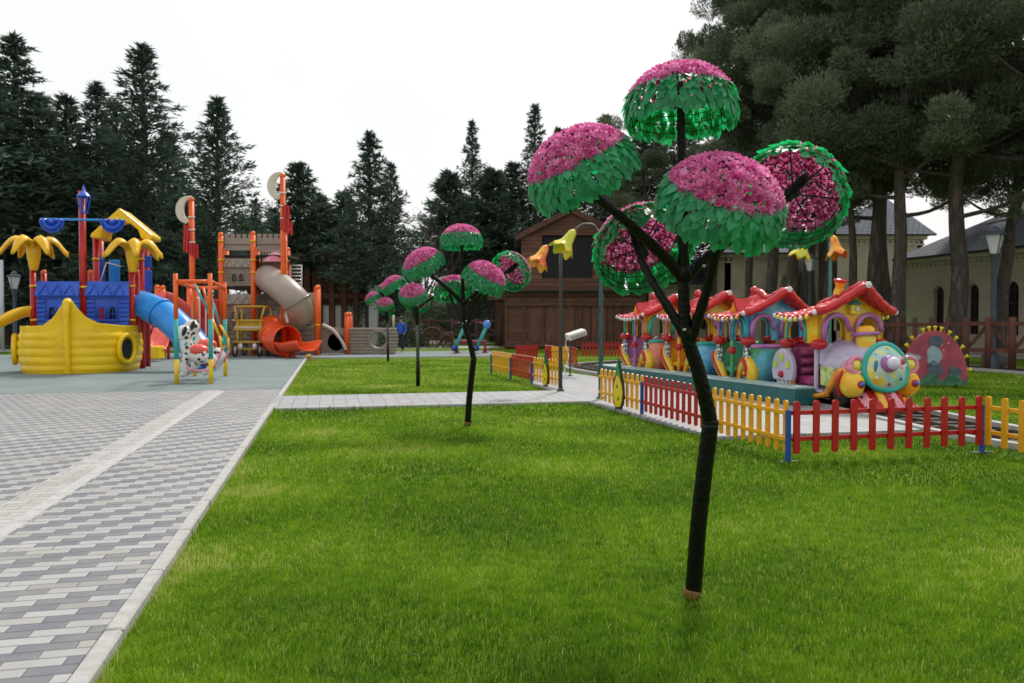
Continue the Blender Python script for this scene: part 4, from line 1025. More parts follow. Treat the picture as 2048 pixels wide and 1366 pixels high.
def log_panel(f, x0, x1, y0, y1, ly, mat, roof=True, win=True, name='log_panel'):
    a = f.p(x0, y1, ly); c = f.p(x1, y0, ly); W = c.x - a.x; Hh = c.z - a.z
    fr = lambda x, z, k: Vector((a.x + x, ly + k, a.z + z))
    hw = Hh * (.70 if roof else 1); 
    ops = [(W * .26, W * .44, hw * .22, hw * .52), (W * .52, W * .70, hw * .22, hw * .52)] if win else []
    o = MB().archwall(W, hw, .06, ops, fr, 6).build(name, mat, f.t)
    b = MB(); n = 7
    for i in range(n):
        z = hw * (i + .5) / n
        segs = [(0, W)] if not (win and .16 < z / hw < .82) else [(-.02, W * .20), (W * .76, W + .02)]
        for s0, s1 in segs: b.box(fr((s0 + s1) / 2, z, -.02), (s1 - s0, .07, hw / n * .82), bev=.02)
    b.build('log_row', mat, o)
    if win:
        b = MB()
        for (w0, w1, zb, zs) in ops:
            c_ = (w0 + w1) / 2; r = (w1 - w0) / 2
            b.tube([fr(w0, zb, -.03)] + [fr(c_ + r * math.cos(t), zs + r * math.sin(t), -.03) for t in np.linspace(math.pi, 0, 9)] + [fr(w1, zb, -.03)], .025, 6)
            b.tube([fr(c_, zb, 0), fr(c_, zs + r, 0)], .012, 5); b.tube([fr(w0, (zb + zs) / 2 + .03, 0), fr(w1, (zb + zs) / 2 + .03, 0)], .012, 5)
        b.box(fr(W * .48, hw * .17, -.05), (W * .56, .10, .06), bev=.01); b.build('window_trim', mat, o)
    if roof:
        zr = hw; rh = Hh - hw
        b = MB(); b.add([fr(-.03, zr - .02, -.16), fr(W + .03, zr - .02, -.16), fr(W + .01, Hh, .02), fr(-.01, Hh, .02), fr(-.03, zr - .06, -.13), fr(W + .03, zr - .06, -.13), fr(W, Hh, .08), fr(0, Hh, .08)], [(0, 1, 2, 3), (4, 5, 1, 0), (2, 6, 7, 3), (0, 3, 7, 4), (1, 5, 6, 2), (4, 7, 6, 5)])
        for i in range(3):
            x = W * (.2 + .3 * i); s = W * .12
            b.tube([fr(x - s, zr + .01, -.155), fr(x, zr + rh * .75, -.03), fr(x + s, zr + .01, -.155)], .022, 6)
        b.build('panel_roof', mat, o)
    return o
def post(f, px, yt, yb, r, mat, ly=0.0, cap=True, bands=(), name='post', bm=None):
    a = f.p(px, yb, ly); c = f.p(px, yt, ly); a.z = max(a.z, 0)
    if yb >= 700: a.z = 0
    o = MB().tube([(a.x, ly, a.z), (a.x, ly, c.z)], r, 14).build(name, mat, f.t)
    if cap: MB().ell((a.x, ly, c.z), (r * 1.08, r * 1.08, r * 1.1), 14, 8).build('cap', bm or mat, o)
    for y in bands:
        z = f.p(px, y, ly).z; MB().tube([(a.x, ly, z - .03), (a.x, ly, z + .03)], r * 1.22, 14).build('clamp', pyel, o)
    return o
# ---- yellow ship play house
f = Fr('ship_playhouse', 'yellow plastic ship with blue log panels, red posts and two yellow palm tops', 'playhouse', 150, 745, R(10))
def rimz(x):                                      # px -> rim height (picture y)
    pts = [(40, 652), (62, 652), (90, 650), (108, 636), (120, 618), (127, 603), (135, 600), (143, 604), (152, 618), (165, 634), (185, 646), (215, 651), (262, 651), (268, 641), (278, 641)]
    for (a, ya), (b_, yb) in zip(pts, pts[1:]):
        if x <= b_: return ya + (yb - ya) * (x - a) / (b_ - a)
    return 641
xl, xr = f.p(24, 745).x, f.p(259, 745).x; xc = (xl + xr) / 2; hwid = (xr - xl) / 2
KX = f.p(135, 690, -.85).x
def hull(u, v):
    a = (u * 2 - 1) * math.pi / 2 * 1.12; s = math.copysign(abs(math.sin(a)) ** .78, math.sin(a)) if abs(a) <= math.pi / 2 else math.copysign(1 - .10 * (abs(a) - math.pi / 2), a)
    k = .93 + .09 * math.sin(min(1, v * 1.15) * math.pi * .85)
    x = xc + hwid * s * k; y = (1.0 - 1.75 * max(-.25, math.cos(a))) * (.96 + .06 * v)
    top = PD(rimz(135 + (x - KX) * 66), f.o.y)
    z = top * v; rib = .028 * abs(math.sin(v * top / 1.5 * math.pi * 6)) if .05 < v and z < 1.18 else 0
    return Vector((x + rib * s, y - rib * math.cos(a), z))
MB().grid(hull, 81, 49).build('hull', pyel, f.t, solid=.07)
kx = KX; ky = -.80
MB().tube(smooth_path([(kx - .01, ky + .02, 0), (kx, ky - .06, .3), (kx, ky - .10, .9), (kx, ky - .12, 1.6), (kx, ky - .08, 2.0), (kx, ky + .02, 2.12), (kx, ky + .08, 2.02)], 6), [.08] * 20 + [.09] * 6 + [.13] * 11, 12).build('keel', pyel, f.t)
MB().box((kx - .02, ky + .0, .06), (.18, .16, .12), bev=.03).build('keel_foot', pyel, f.t)
for (cx_, cy_, rz_, s) in ((250, 704, R(48), 1), (43, 702, R(-62), -1)):
    hu = .79 if s > 0 else .16; c = hull(hu, .50); c2 = hull(hu + .01, .50) - hull(hu - .01, .50); rz_ = math.atan2(c2.y, c2.x); c = c + Vector((math.sin(rz_), -math.cos(rz_), 0)) * .03
    e = Euler((R(90), 0, rz_)).to_matrix()
    o = MB().tube([c + e @ Vector((.33 * math.cos(t), .42 * math.sin(t), .06)) for t in np.linspace(0, 2 * math.pi, 29)[:-1]], .075, 12, closed=True).build('porthole_ring', pyel, f.t)
    MB().lathe([(0, .02), (.28, .02), (.30, .06)], 24, c, e).build('porthole', dark_in, o)
log_panel(f, 76, 158, 563, 652, .45, pblu); log_panel(f, 175, 257, 563, 652, .62, pblu)
for (x, yt, ly, r) in ((68, 540, .62, .085), (265, 540, .80, .085)): post(f, x, yt, 690, r, pred, ly, False, (572, 640))
for x in (90, 183, 276): post(f, x, 545, 690, .08, pred, 1.1, True, (), bm=porg)
post(f, 168, 382, 690, .10, pred, .6, False, (574,), name='mast')
for x, ly in ((195, 1.9), (205, 3.0), (285, 1.7), (296, 2.9)): post(f, x, 478, 735, .09, pred, ly, False, (518,))
def palm(px, py, ly, ph0):
    c = f.p(px, py, ly)
    o = MB().lathe([(.09, -.66), (.12, -.62), (.19, -.2), (.20, 0), (.15, .12), (0, .16)], 18, (c.x, ly, c.z)).build('palm_top', pamb, f.t)
    for k in range(6):
        a = ph0 + k * math.pi / 3; d = Vector((math.cos(a), math.sin(a), 0)); q = Vector((-d.y, d.x, 0)); ps = []
        def lf(u, v, d=d, q=q):
            t = v; s = .10 + .88 * t; zz = .10 + .34 * math.sin(min(1, t * 1.15) * math.pi * .8) - .42 * t * t; w_ = .17 * math.sin(math.pi * (.14 + .86 * t) ** .9) + .02
            y = (u * 2 - 1); return Vector((c.x, ly, c.z)) + d * s * .95 + q * y * w_ + Vector((0, 0, zz - .10 * y * y - .02 + .05 * (1 - abs(y))))
        MB().grid(lf, 7, 12).build('palm_leaf', pamb, o, solid=.05)
palm(67, 498, .62, R(15)); palm(265, 503, .80, R(-8))
yb = MB().tube([f.p(80, 438, .3), f.p(250, 441, .3)], .035, 8).build('yard_arm', psky, f.t)
for x in (105, 226):
    a = f.p(x - 25, 439, .28); c = f.p(x + 24, 439, .28); m_ = (a + c) / 2; r = (c.x - a.x) / 2
    def sw(u, v): 
        t = math.pi * (1 + u); rr_ = r * (.12 + .88 * v); return m_ + Vector((rr_ * math.cos(t), -.05 - .05 * math.sin(v * math.pi * 4), rr_ * 1.15 * math.sin(t)))
    MB().grid(sw, 21, 25).build('swag_sail', pblu, f.t, solid=.04)
c = f.p(168, 425, .35)
lt = MB().tube([(c.x + .11 * math.cos(a), .35 + .11 * math.sin(a), c.z) for a in np.linspace(0, 6.28, 9)[:-1]], .02, 6, closed=True).tube([(c.x + .19 * math.cos(a), .35 + .19 * math.sin(a), c.z + .48) for a in np.linspace(0, 6.28, 9)[:-1]], .022, 6, closed=True)
for a in np.linspace(0, 6.28, 9)[:-1]: lt.tube([(c.x + .11 * math.cos(a), .35 + .11 * math.sin(a), c.z), (c.x + .19 * math.cos(a), .35 + .19 * math.sin(a), c.z + .48)], .015, 5)
lt.build('lantern_cage', pblu, f.t); MB().lathe([(.2, .5), (.12, .6), (.05, .64), (.03, .8), (0, .86)], 12, (c.x, .35, c.z)).build('lantern_top', pblu, f.t)
# gable roof
gx0, gx1 = f.p(183, 478, 1.6).x, f.p(306, 478, 1.6).x; gz = f.p(240, 478, 1.6).z; ga = f.p(240, 416, 1.6); gxm = ga.x
def gp(x, z, k): return Vector((x, 1.5 + k, z))
outp = [(gx0, gz), (gx0 - .02, gz + .12), (gxm, ga.z), (gx1 + .02, gz + .14), (gx1, gz), (gx1 - .34, gz), (gx1 - .44, gz + .30), (gxm + .34, ga.z - .52), (gxm, ga.z - .40), (gxm - .34, ga.z - .52), (gx0 + .36, gz + .30), (gx0 + .30, gz)]
MB().prism(outp, 1.1, gp).build('gable_roof', pyel, f.t, bevel=.05)
for x0, x1, y0, y1, ly in ((190, 210, 512, 566, 2.2), (218, 240, 520, 566, 3.0)):
    a = f.p(x0, y1, ly); c = f.p(x1, y0, ly); MB().box(((a.x + c.x) / 2, ly, (a.z + c.z) / 2), (c.x - a.x, .05, c.z - a.z), bev=.03).build('side_panel', psky if x0 > 200 else pblu, f.t)
for x0, x1, y0, y1 in ((287, 303, 512, 535), (287, 304, 540, 582)):
    a = f.p(x0, y1, 2.3); c = f.p(x1, y0, 2.3); MB().box(((a.x + c.x) / 2, 2.3, (a.z + c.z) / 2), (c.x - a.x, .08, c.z - a.z), bev=.03).build('side_panel', pblu, f.t)
a, c = f.p(192, 566, 2.6), f.p(290, 566, 2.6); MB().box(((a.x + c.x) / 2, 2.5, a.z - .3), (c.x - a.x, 1.2, .08), bev=.02).build('deck', pred, f.t)
for x0, y0, x1, y1, ly in ((200, 565, 213, 525, 1.2), (213, 525, 243, 533, 1.2), (254, 640, 262, 560, .9)):
    MB().tube([f.p(x0, y0, ly), f.p(x1, y1, ly)], .02, 6).build('hand_rail', pwht, f.t)
q = smooth_path([f.p(262, 606, 1.6), f.p(288, 611, 1.3), f.p(325, 628, .8), f.p(362, 660, .3), f.p(395, 698, -.1), f.p(418, 722, -.3)], 7)
q = [Vector((p.x, p.y, max(p.z, .42))) for p in q]
sl = MB().tube(q, .44, 24, caps=False).build('tube_slide', psky, f.t, solid=.03)
for i in (0, 14, 24, len(q) - 1): MB().tube(q[max(i - 1, 0):max(i - 1, 0) + 2], .485, 24, caps=False).build('slide_flange', psky, sl, solid=.02)
MB().tube([(q[-1].x + .1, q[-1].y, 0), (q[-1].x - .25, q[-1].y, .35)], .05, 8).build('slide_foot', pred, sl)
def chute(pts, w, h, mat, parent, name='slide_chute'):
    pts = smooth_path(pts, 6)
    def cf(u, v):
        i = v * (len(pts) - 1); k = min(int(i), len(pts) - 2); p = pts[k].lerp(pts[k + 1], i - k); t = (pts[k + 1] - pts[k]); t.z = 0
        t = t.normalized() if t.length > 1e-5 else Vector((0, -1, 0)); n = Vector((-t.y, t.x, 0)); a = (u * 2 - 1)
        return p + n * (a * w * .5) + Vector((0, 0, h * abs(a) ** 4))
    return MB().grid(cf, 17, 30).build(name, mat, parent, solid=.05)
chute([f.p(64, 632, .9), f.p(45, 634, .8), f.p(5, 652, .5), f.p(-45, 686, .2), f.p(-80, 700, 0)], .75, .30, pamb, f.t)
# ---- small coral slide unit behind
f = Fr('toddler_slide', 'small coral slide with yellow step box standing behind the blue tube slide', 'slide', 318, 722, 0)
chute([f.p(330, 655, .9), f.p(326, 668, .6), f.p(318, 690, .2), f.p(312, 706, -.2), f.p(306, 710, -.4)], .75, .22, pcor, f.t)
a, c = f.p(300, 718, -.6), f.p(321, 692, -.6); MB().box(((a.x + c.x) / 2, -.5, (a.z + c.z) / 2), (c.x - a.x, .6, c.z - a.z), bev=.04).build('step_box', pyel, f.t)
for x in (-.15, .75): MB().tube([(x, 1.2, 0), (x, 1.2, 1.1)], .06, 10).build('post', pred, f.t)
# ---- swing frame with dog seats
f = Fr('dog_swing', 'orange, teal and yellow post frame holding two spotted dog swing seats', 'swing', 352, 768, R(4))
def tri_post(px, yt, ly, yb):
    x = f.p(px, 650, ly).x; h = f.p(px, yt, ly).z; o = None
    for i, (z0, z1, m) in enumerate(((0, .62, pyel), (.62, 1.62, ptel), (1.62, h, porg))):
        k = MB().tube([(x, ly, z0), (x, ly, min(z1, h))], .055, 12).build('post' if i == 0 else 'post_section', m, f.t if i == 0 else o); o = o or k
    return x, h
x0, h0 = tri_post(352, 547, 0, 768); x1, h1 = tri_post(421, 547, 0, 766); x2, h2 = tri_post(389, 562, 2.7, 752); x3, h3 = tri_post(450, 565, 2.7, 750)
for a, c in (((x0, 0, h0 - .2), (x1, 0, h1 - .2)), ((x2, 2.7, h0 - .25), (x3, 2.7, h0 - .25)), ((x0, 0, h0 - .2), (x2, 2.7, h0 - .25)), ((x1, 0, h1 - .2), (x3, 2.7, h0 - .25))): MB().tube([a, c], .05, 10).build('top_bar', porg, f.t)
def hang(pts, mats):
    for i in range(len(pts) - 1): MB().tube([f.p(*pts[i]), f.p(*pts[i + 1])], .032, 8).build('hanger_bar', mats[i], f.t)
hang([(390, 570, 1.2), (416, 622, 1.2), (441, 675, 1.2), (450, 690, 1.2), (433, 722, 1.2)], (ptel, ptel, ptel, tpnk)); hang([(406, 575, .6), (423, 635, .6), (439, 672, .6), (444, 700, .6), (432, 728, .6)], (porg, pyel, pyel, tpnk))
hang([(424, 600, 1.6), (440, 650, 1.6), (456, 676, 1.6), (458, 700, 1.6), (448, 725, 1.6)], (ptel, pyel, pyel, tpnk))
def dogspots():
    m, nt, b = newmat('dalmatian_coat'); nb = NB(nt); tc = nb.n('ShaderNodeTexCoord').outputs['Object']
    v = nb.n('ShaderNodeTexVoronoi'); v.inputs['Scale'].default_value = 7; nb.link(tc, v.inputs['Vector'])
    nb.link(nb.ramp(v.outputs['Distance'], [(.30, (.015, .015, .015)), (.34, (.72, .72, .70))]), b.inputs['Base Color']); b.inputs['Roughness'].default_value = .3; MATS['dog'] = m
dogspots(); dg = MATS['dog']
def dogseat(ox, oy, oz, s):
    def V(x, y, z): return Vector((ox + x * s, oy + y * s, oz + z * s))
    b = MB()
    b.ell(V(0, 0, .62), (.30 * s, .26 * s, .34 * s), 20, 14); b.ell(V(-.16, -.08, .52), (.16 * s, .15 * s, .13 * s), 16, 10)
    b.tube(smooth_path([V(.06, 0, .42), V(.12, 0, .15), V(.25, 0, -.10)], 5), [.2 * s, .21 * s, .22 * s, .23 * s, .24 * s, .25 * s, .25 * s, .26 * s, .26 * s, .26 * s, .24 * s], 14)
    b.tube(smooth_path([V(.2, 0, -.10), V(.55, 0, -.20), V(.85, 0, -.16)], 5), [.24 * s] * 5 + [.27 * s] * 6, 14)
    for y in (-.16, .16):
        b.tube(smooth_path([V(.14, y, -.1), V(.05, y * 1.1, -.5), V(.10, y * 1.1, -.78), V(-.06, y * 1.1, -.84)], 5), [.12 * s] * 10 + [.10 * s] * 6, 10)
        b.tube(smooth_path([V(.85, y, -.15), V(1.02, y * 1.1, -.4), V(.88, y * 1.1, -.72), V(.72, y * 1.1, -.80)], 5), [.15 * s] * 8 + [.10 * s] * 8, 10)
    d = b.build('spotted_dog', dg, f.t)
    for y in (-.24, .24): MB().ell(V(.10, y, .74), (.08 * s, .05 * s, .20 * s), 12, 8, (0, R(20), 0)).build('ear', paint('dog_black', (.015, .015, .015), .3), d)
    MB().ell(V(-.31, -.08, .56), (.05 * s, .05 * s, .04 * s), 10, 6).build('nose', MATS['dog_black'], d)
    MB().ell(V(.50, 0, .04), (.40 * s, .30 * s, .22 * s), 18, 10).build('saddle', pcor, d)
    MB().tube([V(.14 + .02 * math.sin(a), .24 * math.cos(a), .27 + .24 * .3 * math.sin(a)) for a in np.linspace(0, 6.28, 17)[:-1]], .045 * s, 8, closed=True).build('collar', ptel, d)
a = f.p(368, 700, .5); dogseat(a.x, .5, .80, .70); a = f.p(384, 700, 1.7); dogseat(a.x, 1.7, .90, .74)
MB().tube(smooth_path([f.p(372, 735, 0.1), f.p(395, 742, 0.1), f.p(425, 735, .1), f.p(436, 718, .1)], 5), .03, 8).build('foot_rail', tpnk, f.t)
# ---- castle climbing unit
f = Fr('castle_playhouse', 'taupe plastic castle tower with orange posts, crenellated top and a curling tube slide', 'playhouse', 515, 710, 0)
for (x, yt, ly) in ((444, 470, 0), (455, 500, 1.4), (508, 468, 0), (517, 500, 1.5), (571, 468, 0), (577, 500, 1.5), (634, 577, -.4)): post(f, x, yt, 710, .12, porg, ly, True, (482, 520, 545) if yt < 480 else ((650,) if yt > 550 else ()))
def cren(x0, x1, y0, y1, ly):
    a = f.p(x0, y1, ly); c = f.p(x1, y0, ly); W = c.x - a.x; Hh = c.z - a.z; pl = [(0, 0), (W, 0), (W, Hh)]; n = 5
    for i in range(n):
        xr_ = W * (1 - (i * 1.0 + .70) / (n - .30)); xl_ = W * (1 - (i + 1.0) / (n - .30))
        if i < n - 1: pl += [(xr_, Hh), (xr_, Hh - .2), (xl_, Hh - .2), (xl_, Hh)]
    pl += [(0, Hh)]
    b = MB().prism(pl, .12, lambda x, z, k: Vector((a.x + x, ly + k, a.z + z))); b.box((a.x + W / 2, ly - .04, a.z + Hh * .42), (W, .08, .09), bev=.02)
    b.build('battlement', ptan, f.t, bevel=.02)
cren(449, 504, 468, 501, .0); cren(514, 567, 468, 501, .0)
log_panel(f, 450, 503, 516, 572, .1, ptan); log_panel(f, 449, 505, 588, 650, .1, ptan); log_panel(f, 515, 572, 588, 650, .9, ptan, win=False); log_panel(f, 585, 630, 585, 650, .6, ptan)
for x0, x1 in ((449, 505), (513, 575), (577, 632)):
    a, c = f.p(x0, 708, .3), f.p(x1, 652, .3); b = MB()
    for i in range(6): b.box(((a.x + c.x) / 2, .3, (i + .5) * c.z / 6), (c.x - a.x, .14, c.z / 6 * .9), bev=.03)
    b.build('log_wall', ptan, f.t)
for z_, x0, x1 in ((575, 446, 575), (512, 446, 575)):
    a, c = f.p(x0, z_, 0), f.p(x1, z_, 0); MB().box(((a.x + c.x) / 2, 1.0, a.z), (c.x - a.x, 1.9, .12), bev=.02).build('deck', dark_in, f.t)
for k in range(9):
    x = 520 + k * 5.6; MB().tube([f.p(x, 526, .15), f.p(x, 503, .15)], .022, 6).build('balcony_bar', pcrm, f.t)
MB().tube([f.p(517, 503, .15), f.p(568, 503, .15)], .03, 6).build('balcony_rail', pcrm, f.t)
a = f.p(549, 524, .3); MB().lathe([(.62, 0), (.56, .18), (.36, .36), (.08, .46), (0, .47)], 16, (a.x, .5, a.z)).build('hood_roof', tpnk, f.t)
a = f.p(545, 545, .5); MB().box((a.x, .62, a.z), (1.3, .08, 1.0), bev=.04).build('slide_entry_panel', toy('play_brick', (.30, .10, .08), (.34, .13, .1)), f.t)
for k in range(7): MB().tube([f.p(581, 573 - k * 7, .9), f.p(603, 573 - k * 7, .9)], .028, 6).build('ladder_rung', pwht, f.t)
for x in (581, 603): MB().tube([f.p(x, 640, .9), f.p(x, 530, .9)], .03, 6).build('ladder_rail', pwht, f.t)
# curling slide
L = [(535, 556, 0.3), (548, 564, -.5), (575, 585, -1.3), (594, 606, -1.5), (597, 626, -1.0), (580, 638, -.3), (560, 645, 0.0), (548, 655, -.4)]
q = smooth_path([f.p(*p) for p in L], 6); sl = MB().tube(q, [.60 - .02 * i / len(q) for i in range(len(q))], 26, caps=False).build('tube_slide', toy('slide_taupe', (.34, .28, .23), (.38, .31, .26), rough=.35, sc=1), f.t, solid=.03)
MB().ell(q[0], (.60, .60, .60), 22, 14).build('slide_head', MATS['slide_taupe'], sl)
for i in (17, 30): MB().tube(q[i:i + 2], .66, 26, caps=False).build('slide_flange', ptan, sl, solid=.03)
L2 = [(545, 655, -.4), (545, 668, -1.1), (558, 680, -1.7), (575, 683, -2.2)]
q2 = smooth_path([f.p(*p) for p in L2], 6); q2 = [Vector((p.x, p.y, max(p.z, .62))) for p in q2]
so_ = MB().tube(q2, [.60 + .004 * i for i in range(len(q2))], 26, caps=False).build('lower_tube', psld, f.t, solid=.03)
MB().tube(q2[8:10], .67, 26, caps=False).build('slide_flange', psld, so_, solid=.03)
chute([q2[-1] + Vector((-.2, .2, -.40)), q2[-1] + Vector((.3, -.3, -.46)), q2[-1] + Vector((.9, -.8, -.38)), q2[-1] + Vector((1.2, -1.05, -.36))], 1.25, .42, psld, so_, 'slide_lip')
MB().tube(smooth_path([f.p(553, 590, -.9), f.p(568, 605, -1.2), f.p(572, 625, -1.6), f.p(575, 645, -2.0)], 5), .05, 8).build('support_pipe', pcrm, f.t)
for x in (-.15, .2): MB().tube([(q2[-1].x + .2 + x, q2[-1].y - .3, 0), (q2[-1].x + .2, q2[-1].y - .3, .3)], .05, 8).build('slide_leg', porg, f.t)
# masts
def mast(px, yt, yb, cr_c, flags, lab):
    m = Fr('flag_mast', lab, 'mast', px, 712, 0, 0, 'orange masts of the castle'); h = m.p(px, yt).z
    MB().tube([(0, 0, 0), (0, 0, h)], .12, 14).build('pole', porg, m.t); MB().ell((0, 0, h), (.14, .14, .14), 12, 8).build('cap', porg, m.t)
    c = m.p(*cr_c); pl = []
    for a in np.linspace(R(80), R(262), 16): pl.append((.64 * math.cos(a) * .85, .62 * math.sin(a)))
    for a in np.linspace(R(262), R(80), 16): pl.append((.16 + .42 * math.cos(a) * .8, .50 * math.sin(a)))
    MB().prism(pl, .12, lambda x, z, k: Vector((c.x + x, k - .06, c.z + z))).build('crescent_sail', pcrm, m.t, bevel=.03)
    for (x, y) in flags:
        p = m.p(x, y); b = MB()
        for i in range(3): b.box((p.x + (i - 1) * .12, -.10 - .03 * (i % 2), p.z - .06 * i), (.10, .07, .62), bev=.02)
        b.build('flag_panel', pred, m.t); 
    for y in (yt + 35, yt + 60, yt + 85):
        z = m.p(px, y).z; MB().tube([(0, 0, z - .04), (0, 0, z + .04)], .15, 12).build('clamp', pcrm, m.t)
mast(386, 400, 712, (376, 420), ((377, 463), (376, 490), (391, 498)), 'left orange mast with a cream crescent behind the swing frame')
mast(568, 352, 712, (559, 372), ((573, 421), (570, 447), (579, 452)), 'tall orange mast with a cream crescent rising from the castle tower')
# grey ship wall
f = Fr('ship_climbing_wall', 'long taupe plank ship side with a round porthole and orange posts', 'climbing wall', 700, 708, 0)
a, c = f.p(690, 706), f.p(790, 655); W = c.x - a.x; hh = c.z; cx = f.p(757, 680).x; cz = f.p(757, 680).z; b = MB()
n = 8; rr_ = .46
for i in range(n):
    z0 = hh * i / n; z1 = hh * (i + .92) / n; zm = (z0 + z1) / 2; x1_ = a.x + W + (.12 * math.sin(zm / hh * math.pi) + .05 * zm); d = abs(zm - cz)
    g_ = math.sqrt(max(0, rr_ ** 2 - d * d)) if d < rr_ else 0
    for s0, s1 in (([(a.x, cx - g_), (cx + g_, x1_)]) if g_ else [(a.x, x1_)]): b.box(((s0 + s1) / 2, 0, zm), (s1 - s0, .16, z1 - z0), bev=.04)
b.build('plank_side', ptan, f.t)
MB().tube([(cx + .44 * math.cos(t), 0, cz + .44 * math.sin(t)) for t in np.linspace(0, 2 * math.pi, 29)[:-1]], .10, 10, closed=True).build('porthole_ring', ptan, f.t)
for x0, x1 in ((-7.5, -1.35),):
    b = MB()
    for i in range(n): b.box((a.x - 2.55, .1, hh * (i + .46) / n * .98), (1.7, .14, hh / n * .9), bev=.04)
    b.build('plank_side', ptan, f.t)
    for px in (625, 605): 
        p = f.p(px, 672); MB().tube([(p.x + .14 * math.cos(t), -.02, p.z + .14 * math.sin(t)) for t in np.linspace(0, 2 * math.pi, 17)[:-1]], .05, 8, closed=True).build('small_porthole', ptan, f.t)
l_, r_ = f.p(642, 706).x, f.p(692, 706).x; cc = f.p(672, 684); pl = [(l_, .03), (r_, .03), (r_, hh * .95)] + [(r_ + (l_ - r_) * t, hh * (.95 + .1 * t)) for t in (.5, 1.0)]
ci = [(cc.x + .40 * math.cos(t), cc.z + .42 * math.sin(t)) for t in np.linspace(R(90), R(450), 25)]
pl2 = [(l_, .03), (r_, .03), (r_, hh * .95), (cc.x + .0, hh * 1.0)] + ci + [(cc.x - .001, hh * 1.0), (l_, hh * 1.05)]
MB().prism(pl2, .10, lambda x, z, k: Vector((x, k, z))).build('arch_panel', ptan, f.t)
MB().tube(smooth_path([f.p(645, 650, -.2), f.p(665, 660, -.2), f.p(682, 680, -.2), f.p(692, 700, -.2)], 6), .08, 10).build('curved_rail', pcrm, f.t)
for x, yt in ((637, 575), (694, 630), (700, 630)): post(f, x, yt, 708, .12, porg, -.1 if x != 700 else .25, True)
MB().tube([f.p(787, 655, 0), f.p(787, 630, 0)], .05, 8).build('bow_post', pcrm, f.t)
# red slide unit between ship and castle
f = Fr('red_playhouse', 'red play tower with an arched red slide behind the swing frame', 'playhouse', 375, 716, 0)
for x, yt in ((316, 575), (327, 576), (380, 575), (397, 577)): post(f, x, yt, 716, .11, porg, .8, True)
a, c = f.p(392, 700, .5), f.p(432, 598, .5); MB().box(((a.x + c.x) / 2, .9, (a.z + c.z) / 2), (c.x - a.x, .12, c.z - a.z), bev=.05).build('red_panel', pred, f.t)
chute([f.p(372, 640, .4), f.p(360, 618, .2), f.p(340, 604, 0), f.p(322, 604, -.2), f.p(300, 640, -.6), f.p(280, 690, -1)], 1.0, .35, pcor, f.t)
b = MB()
for x in (385, 412): b.tube(smooth_path([f.p(x, 700, 0), f.p(x, 605, 0), f.p(x + 7, 597, 0), f.p(x + 14, 605, 0), f.p(x + 14, 700, 0)], 5), .03, 6)
b.build('loop_rails', pwht, f.t)
# yellow pedal cart with a roof
f = Fr('canopy_cart', 'yellow framed four wheel cart with a bench and a flat canopy frame', 'cart', 500, 713, 0)
def T(a, c, r=.045, m=pmus, nm='frame_bar'): MB().tube([a, c], r, 8).build(nm, m, f.t)
X0, X1 = f.p(470, 700).x, f.p(530, 700).x
Zt = f.p(500, 613).z; Zb = f.p(500, 641).z; Zs = f.p(500, 655).z; Zl = f.p(500, 698).z
for x in (X0, X1):
    T((x, 0, Zt), (x + (.15 if x < 0 else -.15), -.1, Zb)); T((x + (.15 if x < 0 else -.15), -.1, Zb), (x + (.18 if x < 0 else -.18), -.2, Zl)); T((x, .9, Zt), (x, .9, Zl)); T((x, 0, Zt), (x, .9, Zt))
for y, z in ((0, Zt), (.9, Zt), (-.1, Zb), (-.15, Zs - .1), (-.2, Zl), (-.2, Zl + .3)): T((X0, y, z), (X1, y, z))
MB().box(((X0 + X1) / 2, .15, Zs), (X1 - X0, .5, .10), bev=.02).build('seat', pcrm, f.t); MB().box(((X0 + X1) / 2, .02, Zb - .16), (X1 - X0 - .2, .06, .22), bev=.02).build('backrest', pmus, f.t)
for x in (X0 + .12, X1 - .12):
    for y in (-.35, .9):
        w_ = MB().tube([(x, y + .28 * math.cos(t), .30 + .28 * math.sin(t)) for t in np.linspace(0, 2 * math.pi, 21)[:-1]], .045, 8, closed=True).build('wheel', tblk, f.t)
        MB().lathe([(0, .04), (.14, .03), (.15, 0)], 14, (x, y, .30), Euler((0, R(90), 0)).to_matrix()).build('hub', pwht, w_)
for x in (X0 + .35, X1 - .35): MB().ell((x, -.32, Zl + .12), (.10, .08, .14), 12, 8).build('headlight', pwht, f.t)
# ---- outdoor air walker
f = Fr('air_walker', 'maroon and teal outdoor walking exerciser with blue foot plates', 'exercise machine', 942, 706, 0)
mar = toy('maroon_paint', (.32, .02, .05), rough=.35)
X0, X1 = f.p(914, 700).x, f.p(970, 700).x; zt = f.p(940, 684).z
MB().tube([(X0, 0, 0), (X0, 0, zt), (X1, 0, zt), (X1, 0, 0)], .10, 10, smooth=False).build('frame', mar, f.t)
for x in (X0, X1): MB().box((x, 0, .02), (.30, .5, .04), bev=.01).build('foot_plate', mar, f.t)
for px0, px1, k in ((907, 930, 0), (950, 974, 1)):
    a = f.p(px0 + 2, 697, -.1); c = f.p(px1, 652, -.1); o = MB().tube([a, c], .085, 10).build('swing_arm', ptel, f.t)
    MB().ell(c + Vector((0, 0, .08)), (.20, .14, .20), 14, 10).build('counter_head', toy('exer_blue', (.08, .25, .68), (.1, .3, .75)), o); MB().ell(a, (.18, .24, .14), 12, 8).build('foot_pedal', toy('exer_navy', (.02, .05, .28)), o)
    MB().tube([c + Vector((-.1, 0, .14)), c + Vector((-.5, 0, .16))], .025, 6).build('grab_bar', mar, o)
